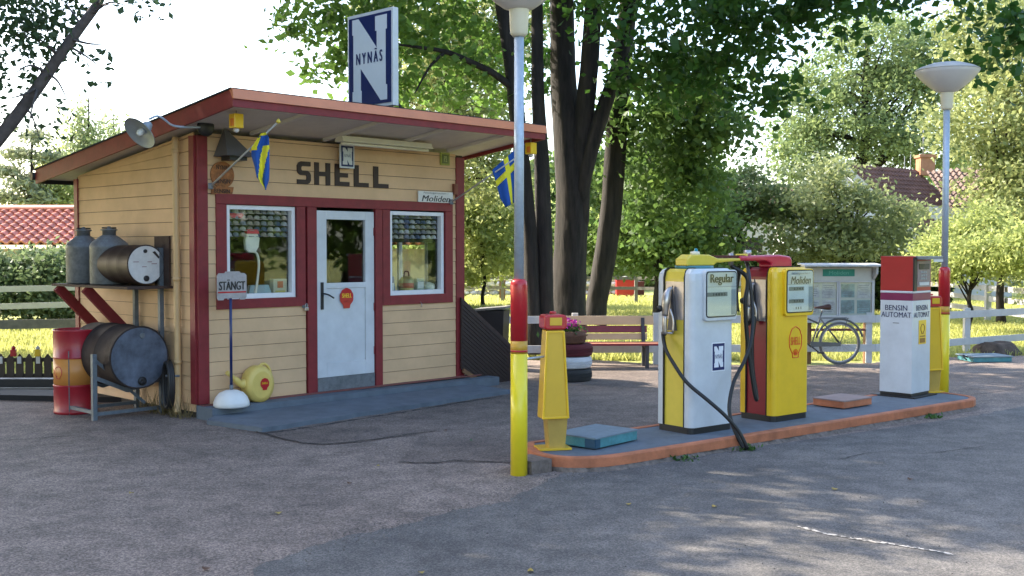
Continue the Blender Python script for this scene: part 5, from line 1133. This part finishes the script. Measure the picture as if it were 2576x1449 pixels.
# ------------------------------------------------------------------ trees
def crown_pts(blobs,n,rg,clus=45,sig=.28,flat=.6,droop=0):
    vol=np.array([(b[1][0]*b[1][1]*b[1][2])**.75 for b in blobs]); vol/=vol.sum(); out=[]
    for (c,rad),v in zip(blobs,vol):
        k=max(1,int(n*v/clus)); d=rg.normal(size=(k,3)); d/=np.linalg.norm(d,axis=1,keepdims=True); r_=rg.uniform(.15,1,k)**(1/2.0)
        cc=np.array(c)+d*r_[:,None]*np.array(rad)
        s=sig*rg.uniform(.6,1.4,k)
        L_=np.repeat(cc,clus,0)+rg.normal(size=(k*clus,3))*np.repeat(s,clus)[:,None]*[1,1,flat]
        if droop: L_[:,2]-=np.abs(rg.normal(size=len(L_)))*droop
        out.append(L_)
    return np.concatenate(out)
def limbs(b,base,top,r0,r1,targets,rg,n=8,wob=.06,seg=8):
    base=Vector(base);top=Vector(top); pts=[]
    for i in range(n+1):
        t=i/n; p=base.lerp(top,t)+Vector((rg.uniform(-1,1),rg.uniform(-1,1),0))*wob*(t>0); pts.append(p)
    pts=smooth(pts,3); k=len(pts); b.tube(pts,[r0+(r1-r0)*i/(k-1)+(r0*.35*max(0,1-i/(k*.08)) if i<k*.08 else 0) for i in range(k)],seg)
    for tg in targets:
        tg=Vector(tg); i=int(k*rg.uniform(.35,.9)); s=pts[i]
        if tg.z<s.z-.3: i=int(k*.4); s=pts[i]
        m=s.lerp(tg,.5)+Vector((0,0,.12*(tg-s).length)); rr=(r0+(r1-r0)*i/k)*.45
        q=smooth([s,m,tg],5); b.tube(q,[rr*(1-.85*j/(len(q)-1)) for j in range(len(q))],6)
def tree(name,label,base,top,r0,blobs,n,leaf,m,seed=1,clus=45,sig=.28,flat=.6,droop=0,bark=None,group=None,elong=1.5,cat='tree',ntarg=10):
    rg=random.Random(seed); rn=np.random.default_rng(seed); base=Vector(base)
    o=thing(name,label,cat,base,0,group)
    bl=[(Vector(c)-base,r) for c,r in blobs]
    b=MB(); tg=[c for c,r in bl][:ntarg]; tg=tg+[c+Vector((rg.uniform(-.6,.6)*r[0],rg.uniform(-.6,.6)*r[1],rg.uniform(-.3,.6)*r[2])) for c,r in bl for _ in range(2)][:ntarg*2]
    limbs(b,(0,0,-.1),Vector(top)-base,r0,r0*.25,tg,rg); b.build('trunk',bark or M_BARK,o)
    P=crown_pts([(tuple(c),r) for c,r in bl],n,rn,clus,sig,flat,droop)
    quads_obj('crown',leaves_np(P,leaf,rn,.2,elong),m,o); return o
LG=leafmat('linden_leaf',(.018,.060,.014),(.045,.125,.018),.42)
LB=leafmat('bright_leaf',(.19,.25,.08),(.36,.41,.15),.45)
LP=leafmat('pale_willow_leaf',(.15,.20,.075),(.33,.36,.15),.42)
LBI=leafmat('birch_leaf',(.14,.19,.09),(.26,.31,.15),.4)
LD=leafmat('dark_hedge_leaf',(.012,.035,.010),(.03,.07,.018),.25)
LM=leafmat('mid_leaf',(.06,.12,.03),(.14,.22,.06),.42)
def B(px,py_,Y,rx,ry=None,rz=None): return (at(px,py_,Y),(rx,ry or rx,rz or rx*.8))
def gr(px,py_,Y): p=at(px,py_,Y); p.z=0; return p
# the linden group: hand built trunks
def trunk_tubes(name,label,base,tubes,blobs,n,leaf,m,seed,**kw):
    o=thing(name,label,'tree',base,0,'lindens behind the kiosk'); base=Vector(base); b=MB(); rg=random.Random(seed)
    for pts,rad in tubes:
        P=[at(*p)-base for p in pts]; 
        Q=smooth(P,6); k=len(Q); rr=[np.interp(i/(k-1),np.linspace(0,1,len(rad)),rad) for i in range(k)]
        # bark relief: wobble ring radii through a fluted section
        n_=18; ref=Vector((1,0,0)); vs=[]
        for i,p in enumerate(Q):
            d=(Q[min(i+1,k-1)]-Q[max(i-1,0)]).normalized(); a=(ref-d*ref.dot(d)).normalized(); c=d.cross(a)
            for j in range(n_):
                t=2*math.pi*j/n_; f=1+.07*math.sin(3*t+i*.08+seed)+.05*math.sin(7*t-i*.15)+rg.uniform(-.03,.03); vs.append(p+(a*math.cos(t)+c*math.sin(t))*rr[i]*f)
        b.add(vs,[(i*n_+j,i*n_+(j+1)%n_,(i+1)*n_+(j+1)%n_,(i+1)*n_+j) for i in range(k-1) for j in range(n_)],True)
    b.build('trunk',M_BARK,o); rn=np.random.default_rng(seed)
    P=crown_pts([(tuple(Vector(c)-base),r) for c,r in blobs],n,rn,**kw); quads_obj('crown',leaves_np(P,leaf,rn,.25,1.25),m,o); return o
yb=18.2
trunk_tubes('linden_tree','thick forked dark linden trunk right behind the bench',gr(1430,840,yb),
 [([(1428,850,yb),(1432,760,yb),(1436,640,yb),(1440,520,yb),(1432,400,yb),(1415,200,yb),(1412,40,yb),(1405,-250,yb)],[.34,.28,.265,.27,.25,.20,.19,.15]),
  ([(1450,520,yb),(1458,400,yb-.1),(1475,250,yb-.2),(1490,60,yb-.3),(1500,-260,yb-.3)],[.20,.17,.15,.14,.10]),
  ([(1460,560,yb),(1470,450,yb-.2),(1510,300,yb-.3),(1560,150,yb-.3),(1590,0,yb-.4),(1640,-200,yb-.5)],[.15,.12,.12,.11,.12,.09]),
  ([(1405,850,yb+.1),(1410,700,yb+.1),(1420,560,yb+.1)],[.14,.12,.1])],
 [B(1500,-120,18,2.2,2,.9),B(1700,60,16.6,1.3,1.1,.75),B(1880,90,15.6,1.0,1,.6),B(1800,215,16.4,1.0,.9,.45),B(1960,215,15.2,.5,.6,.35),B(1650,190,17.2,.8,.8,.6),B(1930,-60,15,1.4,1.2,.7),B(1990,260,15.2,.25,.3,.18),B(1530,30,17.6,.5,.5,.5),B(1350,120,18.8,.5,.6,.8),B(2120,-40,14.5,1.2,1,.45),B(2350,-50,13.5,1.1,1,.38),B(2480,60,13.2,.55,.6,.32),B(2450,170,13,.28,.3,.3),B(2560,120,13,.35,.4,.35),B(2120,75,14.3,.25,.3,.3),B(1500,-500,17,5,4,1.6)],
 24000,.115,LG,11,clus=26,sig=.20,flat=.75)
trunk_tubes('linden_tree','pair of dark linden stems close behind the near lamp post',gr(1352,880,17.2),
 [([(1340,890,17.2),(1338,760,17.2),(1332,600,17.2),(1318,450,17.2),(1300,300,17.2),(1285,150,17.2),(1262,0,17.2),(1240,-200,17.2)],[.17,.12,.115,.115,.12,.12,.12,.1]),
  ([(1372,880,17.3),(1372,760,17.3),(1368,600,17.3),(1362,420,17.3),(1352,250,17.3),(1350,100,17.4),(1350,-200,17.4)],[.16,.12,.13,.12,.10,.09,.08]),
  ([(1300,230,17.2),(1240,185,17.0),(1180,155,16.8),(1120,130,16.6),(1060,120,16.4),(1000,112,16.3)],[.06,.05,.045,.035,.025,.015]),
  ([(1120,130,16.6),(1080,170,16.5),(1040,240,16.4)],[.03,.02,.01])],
 [B(770,60,16,.45,.6,.40),B(860,30,16.2,.7,.7,.5),B(960,70,16.6,.7,.8,.55),B(830,190,16.5,.35,.5,.22),B(870,130,16.5,.4,.5,.3),B(1060,30,17,.8,.8,.6),B(1080,190,17,.75,.8,.45),B(1180,90,17.4,.6,.7,.7),B(1000,240,17.2,.6,.6,.22),B(1230,220,17.4,.3,.5,.5),B(1000,-150,17,2.2,2,.9),(Vector((-3.6,14.6,8.9)),(3.2,2.4,1.0)),(Vector((-1.5,15.5,9.8)),(3,2.4,1.0)),(Vector((-4.6,12.6,8.4)),(2.4,1.6,.8))],  # last three lobes, above the frame, added to keep sun off the pumps
 24000,.11,leafmat('linden_leaf_sunlit',(.06,.13,.03),(.13,.24,.05),.5),12,clus=24,sig=.18,flat=.75)  # paler linden leaf: the sunlit look of this crown is in its colour
trunk_tubes('linden_tree','slender leaning linden trunk right of the forked one',gr(1495,810,20),
 [([(1492,815,20),(1500,760,20),(1520,650,20),(1536,520,20),(1545,400,20),(1555,250,20),(1570,100,20),(1600,-150,20)],[.24,.19,.20,.19,.19,.18,.17,.14])],
 [B(1640,420,20.5,.9,.9,.7),B(1750,330,20.5,1.0,1,.8),B(1700,480,21,.9,.9,.7),B(1620,280,20,.8,.8,.7),B(1745,440,21.5,.5,.7,.5),B(1775,320,20,.4,.6,.4),B(1600,560,21.5,.6,.7,.5),B(1740,220,19.5,.9,.9,.6)],
 8000,.115,leafmat('linden_leaf_mid',(.035,.085,.025),(.11,.19,.045),.45),13,clus=28,sig=.24)
# bigger foliage behind
tree('willow_tree','tall pale leaved tree behind the kiosk roof',gr(1130,700,31),at(1120,60,31),.22,[B(1080,60,31,2.2,2,1.6),B(1180,180,31,1.8,2,1.5),B(1050,230,31,1.6,1.8,1.0),B(1200,330,30.5,1.4,1.5,1.2),B(1240,60,31,1.6,1.6,1.6),B(1230,450,30,1.2,1.4,1.1)],20000,.11,LP,21,sig=.34,clus=80)
tree('bushy_tree','bright yellow green bushy tree between kiosk and lindens',gr(1215,720,33),at(1215,480,33),.06,[B(1200,560,33,1.4,1.4,1.1),B(1260,620,33,1.2,1.2,.8),B(1180,660,33,1.2,1.2,.6),B(1280,500,33.5,1.1,1.2,1.0),B(1150,520,33,1.0,1.2,.9)],10000,.12,LB,22,sig=.28,clus=60)
tree('round_tree','dense green tree behind the slender linden trunk',gr(1660,700,27),at(1650,380,27),.16,[B(1620,560,27,1.2,1.3,1.0),B(1730,540,27,1.2,1.3,.9),B(1680,630,27,1.2,1.3,.6),B(1560,620,27,.9,1.1,.7),B(1800,600,27.5,1.1,1.2,.6),B(1620,430,27,1.1,1.2,.9),B(1500,450,28,1.1,1.2,1.3),B(1460,600,28,1.0,1.2,.8)],15000,.10,LM,23,sig=.28,clus=60)
tree('round_tree','dark layered tree in front of the pale house glimpse',gr(1850,690,29),at(1860,500,29),.12,[B(1870,500,29,1.3,1.3,.5),B(1790,540,29,1.0,1.2,.45),B(1940,540,29,.8,1,.4),B(1850,440,29,.9,1,.35),B(1760,620,29.5,1,1,.4)],8000,.095,leafmat('olive_leaf',(.07,.11,.04),(.16,.21,.08),.4),24,sig=.24,clus=50,flat=.35)
tree('apple_tree','spreading low apple tree below the tiled house',gr(2120,700,28),at(2130,520,28),.14,[B(2060,500,28,1.1,1.3,.6),B(2160,540,28,1.3,1.4,.6),B(2240,600,28,1.1,1.3,.5),B(2010,590,28,.9,1.1,.5),B(2110,620,28,1.2,1.3,.4),B(2070,430,28,.6,.9,.4),B(2290,520,30,.5,.8,.35),B(2180,470,28.3,.5,.8,.3)],12000,.09,leafmat('apple_leaf',(.13,.17,.07),(.27,.31,.14),.42),25,sig=.26,clus=60,flat=.4,droop=.12)
tree('ash_tree','tall feathery pale green tree behind the tiled house',gr(2170,640,46),at(2180,90,46),.3,[B(2200,120,46,2.4,2.4,1.5),B(2080,230,46,1.9,2,1.2),B(2280,250,46,2.3,2.4,1.4),B(2150,340,46,2.6,2.4,1.2),B(2010,340,46,1.1,1.6,1.0),B(2380,160,46,1.8,2,1.4),B(2340,370,45,2.2,2,1.0),B(2040,430,45,1.1,1.4,.7),B(1985,400,45,.6,1.2,.9)],36000,.12,leafmat('ash_leaf',(.10,.16,.065),(.22,.28,.11),.42),26,sig=.38,clus=80)
tree('willow_tree','sunlit yellow green tree filling the right edge',gr(2520,780,25),at(2540,150,25),.10,[B(2500,300,25,1.3,1.4,1.1),B(2570,180,25,1.4,1.4,1.2),B(2500,360,25,.6,.8,.5),B(2440,480,25,.45,.6,.3),B(2520,470,25,.6,.7,.35),B(2600,430,24.5,1.0,1.2,.9),B(2590,530,24.3,.8,.9,.6),B(2570,650,24,.8,.9,.4),B(2480,640,24.5,.7,.8,.35),B(2580,580,24,.9,1.1,.6),B(2460,70,26,1.0,1,.8),B(2600,60,25.5,1.3,1.3,1),B(2660,400,25,1.5,1.5,2.0)],32000,.085,LP,27,sig=.27,clus=70)
tree('shrub','bright shrub with arching twigs right of the payment machine',gr(2440,770,22.5),at(2450,600,22.5),.06,[B(2420,630,22.5,.8,.9,.38),B(2400,570,23,.4,.6,.2),B(2460,545,23,.35,.5,.2),B(2510,640,22,.8,.9,.40),B(2480,580,23,.4,.6,.25),B(2570,620,21.5,.7,.8,.5),B(2400,670,22.5,.6,.7,.25),B(2350,650,23,.5,.6,.35)],13000,.065,LB,28,sig=.20,clus=50,cat='shrub')
# clipped hedge
hb0=gr(1880,700,31.5); hg=thing('hedge','long dark clipped hedge behind the notice board','hedge',hb0)
hb1=gr(2380,700,29.5)-hb0; rn=np.random.default_rng(5); n_=22000; t=rn.uniform(0,1,n_); zc=rn.uniform(0,1,n_)**.6*1.55; hp=np.stack([hb1.x*t,hb1.y*t+rn.uniform(-.5,.5,n_),zc+.05*np.sin(t*40)],1)
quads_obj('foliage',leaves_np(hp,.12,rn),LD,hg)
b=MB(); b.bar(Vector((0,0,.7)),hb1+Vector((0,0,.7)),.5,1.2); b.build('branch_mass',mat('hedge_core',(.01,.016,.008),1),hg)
# far tree line so no bare horizon shows low between the crowns
for i,(px_,Y,w_,h_,mm) in enumerate([(1340,58,4,420,LM),(1520,60,4,400,LM),(1690,58,4,520,LB),(2000,62,3.4,560,LM),(2250,60,4,470,LM),(2480,55,4,420,LM),(1150,55,3,520,LB),(1420,48,3,560,LB),(1600,50,3,590,LM)]):
    c=at(px_,h_,Y); tree('background_tree',['hazy green tree far behind the lamp post and kiosk end','distant green tree between the two linden trunks','pale distant tree low behind the round tree','distant tree left of the apple tree','distant tree behind the tiled house roof','distant tree behind the right edge willow','distant light tree just above the stone wall','low light green tree behind the forked trunk','low distant tree above the red container'][i],gr(px_,650,Y),c,.2,[((c.x,Y,c.z*.62+.2),(w_,2,c.z*.42)),((c.x-w_*.5,Y+1,c.z*.4),(w_*.7,2,c.z*.35)),((c.x+w_*.6,Y+1,c.z*.4),(w_*.7,2,c.z*.35))],9000,.30,mm,40+i,sig=.6)
# left side
tree('birch_tree','slender birch rising beyond the left end of the kiosk roof',gr(215,560,62),at(220,245,62),.16,[B(205,290,62,.35,.5,.7),B(200,340,62,.6,.7,.6),B(225,380,62,.7,.8,.8),B(185,400,62,.6,.7,.6),B(240,330,62,.25,.4,.5),B(215,450,62,.9,.9,.7)],5200,.15,LBI,31,sig=.40,flat=1.3,droop=.35,group=None)
tree('birch_tree','lower birch showing just above the kiosk roof edge',gr(290,560,66),at(285,285,66),.14,[B(280,320,66,.4,.5,.5),B(300,360,66,.5,.6,.6),B(290,410,66,.8,.8,.6)],2600,.15,LBI,32,sig=.40,flat=1.3,droop=.3)
tree('birch_tree','weeping birch close above the red tiled roof',gr(140,640,45),at(135,400,45),.12,[B(140,420,45,.45,.6,.5),B(115,480,45,.6,.7,.5),B(165,490,45,.6,.7,.6),B(90,510,45,.4,.5,.3)],6000,.12,leafmat('weeping_leaf',(.22,.27,.10),(.36,.40,.16),.45),33,sig=.30,flat=1.4,droop=.4)
tree('pine_tree','open crowned pine at the left edge above the tiled roof',gr(70,640,44),at(85,330,44),.13,[B(85,345,44,.35,.4,.2),B(50,385,44,.4,.5,.16),B(115,395,44,.35,.5,.16),B(20,430,44,.5,.5,.14),B(65,460,44,.5,.5,.16),B(100,500,44,.4,.5,.14),B(10,495,44,.5,.5,.2)],3000,.11,leafmat('pine_needle',(.15,.18,.12),(.27,.30,.17),.3),34,sig=.28,flat=.5,elong=2.5)
tree('bush','big leafy bush under the red tiled roof at the left edge',gr(70,800,24.5),at(80,680,24.5),.05,[B(60,700,24.5,1.0,.8,.55),B(150,690,24.5,.8,.8,.55),B(0,730,24.3,.9,.8,.6),B(120,745,24.5,1.0,.8,.45),B(-90,700,24.5,.9,.8,.7),B(210,730,24.7,.8,.8,.7)],22000,.085,leafmat('bush_leaf',(.07,.12,.05),(.20,.26,.13),.3),35,sig=.22,cat='bush')
# leaning tree at the upper left, close to the camera
lt=thing('leaning_tree','dark leaning limb with sparse leaves crossing the upper left corner','tree',(-8.3,9.0,0),0)
bb=Vector((-8.3,9.0,0)); b=MB(); P=[Vector((0,0,-.1)),Vector((.5,.1,1.2)),at(-260,600,9.4)-bb,at(-60,410,9.4)-bb,at(20,320,9.4)-bb,at(95,220,9.4)-bb,at(150,140,9.4)-bb,at(205,65,9.4)-bb,at(248,5,9.4)-bb,at(262,-40,9.4)-bb,at(270,-150,9.4)-bb]
Q=smooth(P,5); k=len(Q); b.tube(Q,[.072-.045*i/(k-1) for i in range(k)],12)
rg=random.Random(8)
tw=[((120,185),(30,190)),((150,140),(60,90)),((95,220),(10,250)),((190,85),(120,30)),((205,65),(150,-10)),((170,115),(260,175)),((120,185),(175,265)),((180,100),(280,110)),((248,5),(275,12)),((60,270),(100,350)),((150,140),(20,30)),((225,40),(330,20)),((95,220),(70,330))]
for a_,c_ in tw:
    p0=at(*a_,9.4)-bb; p1=at(*c_,9.4+rg.uniform(-.5,.5))-bb; m=p0.lerp(p1,.5)+Vector((0,0,rg.uniform(-.05,.08))); q=smooth([p0,m,p1],4); b.tube(q,[.014*(1-.8*i/(len(q)-1)) for i in range(len(q))],5)
b.build('trunk',M_BARKL,lt)
bl=[B(60,30,9.4,.55,.5,.22),B(150,40,9.4,.35,.5,.25),B(30,120,9.4,.35,.5,.22),B(110,110,9.4,.22,.4,.18),B(20,210,9.4,.3,.4,.12),B(75,230,9.4,.2,.3,.08),B(265,185,9.4,.08,.15,.05),B(225,165,9.4,.08,.15,.05),B(160,290,9.4,.10,.15,.10),B(100,330,9.4,.10,.2,.10),B(350,10,9.6,.25,.2,.10),B(410,-25,9.6,.12,.2,.08),B(425,35,9.6,.07,.1,.03),B(10,300,9.4,.15,.2,.06),B(100,-120,9.4,1.5,1,.5),B(130,340,9.4,.12,.15,.08),B(-180,100,9.4,.7,.8,1.0)]
rn=np.random.default_rng(8); P=crown_pts([(tuple(Vector(c)-bb),r) for c,r in bl],4200,rn,clus=14,sig=.085,flat=.8); quads_obj('crown',leaves_np(P,.050,rn,.2,1.5),leafmat('dark_small_leaf',(.03,.065,.03),(.06,.11,.045),.25),lt)
# trees outside the frame on the left: they throw the shade over the forecourt
off=[(-10.2,12.6,8.6,2.2),(-11.5,16.5,9.5,2.8),(-9.3,9.2,7.5,2.0),(-8.8,5.6,7.2,2.2),(-8.0,2.0,7.0,2.3),(-14,13,11,3.0),(-13,8,11,3.0),(-12,3,10.5,3),(-6.0,-2.0,7.5,2.6),(-10.4,14.6,8.2,2.0),(-13.5,18.5,10.5,2.6)]
for i,(x,y,h,r) in enumerate(off):
    bl=[((x,y,h*.66),(r,r,h*.30)),((x+.5,y+.6,h*.85),(r*.7,r*.7,h*.18)),((x-.5,y-.5,h*.5),(r*.8,r*.8,h*.16))]
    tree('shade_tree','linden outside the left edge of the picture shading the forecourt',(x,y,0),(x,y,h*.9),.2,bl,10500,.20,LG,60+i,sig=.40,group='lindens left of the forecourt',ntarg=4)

tree('shade_tree','taller unseen linden added outside the left edge, its crown above the frame shading the pumps',(-9.8,17.3,0),(-8.2,16.6,9.5),.28,[((-7.2,14.8,9.3),(2.6,2.2,1.4)),((-5.2,17.0,9.5),(2.6,2,1.2)),((-8.6,17,9.8),(2.4,2,1.5)),((-6.4,12.4,8.8),(1.8,1.5,1.2))],16000,.20,LG,90,sig=.42,ntarg=4)  # added out of view to shade the pumps and payment machine
# trees across the road, outside the right edge: the kiosk windows mirror them
for i,(x,y,h,r) in enumerate([(27,13,11,4),(26,4,10,4),(28,-4,12,4.5),(22,-10,11,4),(30,9,13,4.5),(31,19,12,4)]):
    bl=[((x,y,h*.45),(r,r,h*.38)),((x,y,h*.8),(r*.6,r*.6,h*.2))]
    tree('roadside_tree','tree across the road outside the right edge of the picture',(x,y,0),(x,y,h*.9),.25,bl,7000,.34,LM,80+i,sig=.6,group='trees across the road',ntarg=3)

# ------------------------------------------------------------------ grass, litter
rn=np.random.default_rng(77)
def blades(n,xf,yf,hm,name,m):
    x=xf(n); y=yf(n); 
    a=rn.uniform(0,6.28,n); h=hm*rn.uniform(.4,1.3,n); w_=.012+.004*y/16; 
    V=np.empty((n,4,3)); dx=np.cos(a)*w_; dy=np.sin(a)*w_; lx=rn.normal(size=n)*h*.35; ly=rn.normal(size=n)*h*.35
    V[:,0]=np.stack([x-dx,y-dy,np.full(n,-.012)],1); V[:,1]=np.stack([x+dx,y+dy,np.full(n,-.012)],1); V[:,2]=np.stack([x+lx+dx*.3,y+ly+dy*.3,h],1); V[:,3]=np.stack([x+lx-dx*.3,y+ly-dy*.3,h],1)
    o=quads_obj(name,V.reshape(-1,3),m); tag(o,'sunlit unmown grass of the lawn','grass',kind='stuff')
LGR=leafmat('grass_blade',(.27,.30,.08),(.45,.46,.17),.4)
def yfn(n,lo=17.0,hi=40): return lo*np.exp(rn.uniform(0,1,n)*math.log(hi/lo))
Ys=None
def both(n):
    y=yfn(n); xx=(rn.uniform(-.06,.52,n))*y; return xx,y
n_=90000; y_=yfn(n_); x_=rn.uniform(-.07,.52,n_)*y_
edge_y=np.interp(x_,[-1.5,0,2,3.5,5.2,6.2,8.3,12],[17.2,17.0,16.9,16.3,16.4,17.3,17.7,19]); keep=y_>edge_y
x_,y_=x_[keep],y_[keep]
n2=16000; y2=rn.uniform(14.3,26,n2); x2=-rn.uniform(.36,.56,n2)*y2; keep=(y2>14.4); x_=np.concatenate([x_,x2]); y_=np.concatenate([y_,y2])
blades(len(x_),lambda n:x_,lambda n:y_,.085,'grass',LGR)
# fallen leaves
LF=mat('fallen_leaf_yellow',(.34,.25,.06),.7,var=.3)
spots=[(1120,1083,0),(950,1172,0),(1185,1108,1),(2340,1050,1),(1580,1268,0),(1797,1274,0),(520,1430,0),(1334,1436,0),(2100,1230,0),(880,1215,0),(700,1290,0),(1060,1440,0),(2290,1205,0),(330,1240,0)]
M_GL=mat('fallen_leaf_green',(.03,.14,.03),.6)
LFB=mat('fallen_leaf_brown',(.10,.05,.03),.8)
for i,(x,y,g_) in enumerate(spots):
    p=G(x,y,.012); b=MB(); s=random.uniform(.016,.03); pts_=[(s*math.cos(R(a))*(1+.3*math.sin(R(3*a))),s*.7*math.sin(R(a)),.006*math.cos(R(2*a))+.004) for a in range(0,360,45)]; b.add(pts_,[tuple(range(8))])
    o=b.build('fallen_leaf',M_GL if g_ else (LF if i%3 else LFB),None,loc=p); o.rotation_euler=(0,0,random.random()*6); tag(o,'small fallen leaf lying on the asphalt of the forecourt','leaf','fallen leaves on the asphalt')
for (x,y,s,lab) in ((1712,1158,.07,'green weed tuft by the kerb left of the hose loop'),(1878,1132,.06,'small weed tuft under the hose loop'),(2338,1052,.06,'weed tuft by the far part of the kerb')):
    p=G(x,y,.0); o=thing('weed',lab,'weed',p); C_=rn.normal(size=(70,3))*[s,s*.7,s*.22]+[0,0,.02]; C_[:,2]=np.abs(C_[:,2]); quads_obj('leaves',leaves_np(C_,.028,rn),leafmat('weed_leaf',(.03,.08,.02),(.08,.17,.04),.3),o)
# loose grit by the kerb and the ragged road edge
gm=MB(); rg=random.Random(12)
pth=[tuple(e[:2]) for e in re]
for k in range(1500):
    if k%2: i=rg.randrange(len(pth)-1); t=rg.random(); x=pth[i][0]*(1-t)+pth[i+1][0]*t+rg.gauss(0,.14); y=pth[i][1]*(1-t)+pth[i+1][1]*t+rg.gauss(0,.14)
    else: x=rg.uniform(-6,3); y=rg.uniform(4.3,10)
    if x<-3 and y>10.2: continue
    s=rg.uniform(.003,.008); gm.add([(x-s,y,.004),(x+s*.8,y-s*.6,.004),(x+s*.3,y+s,.004),(x,y,.004+s*1.3)],[(0,1,3),(1,2,3),(2,0,3)])
tag(gm.build('loose_grit',mat('grit',(.16,.14,.13),.9,var=.5,scale=3)),'loose grit scattered on the old asphalt','grit',kind='stuff')
print('objects',len(bpy.data.objects),'faces',sum(len(m.polygons) for m in bpy.data.meshes))
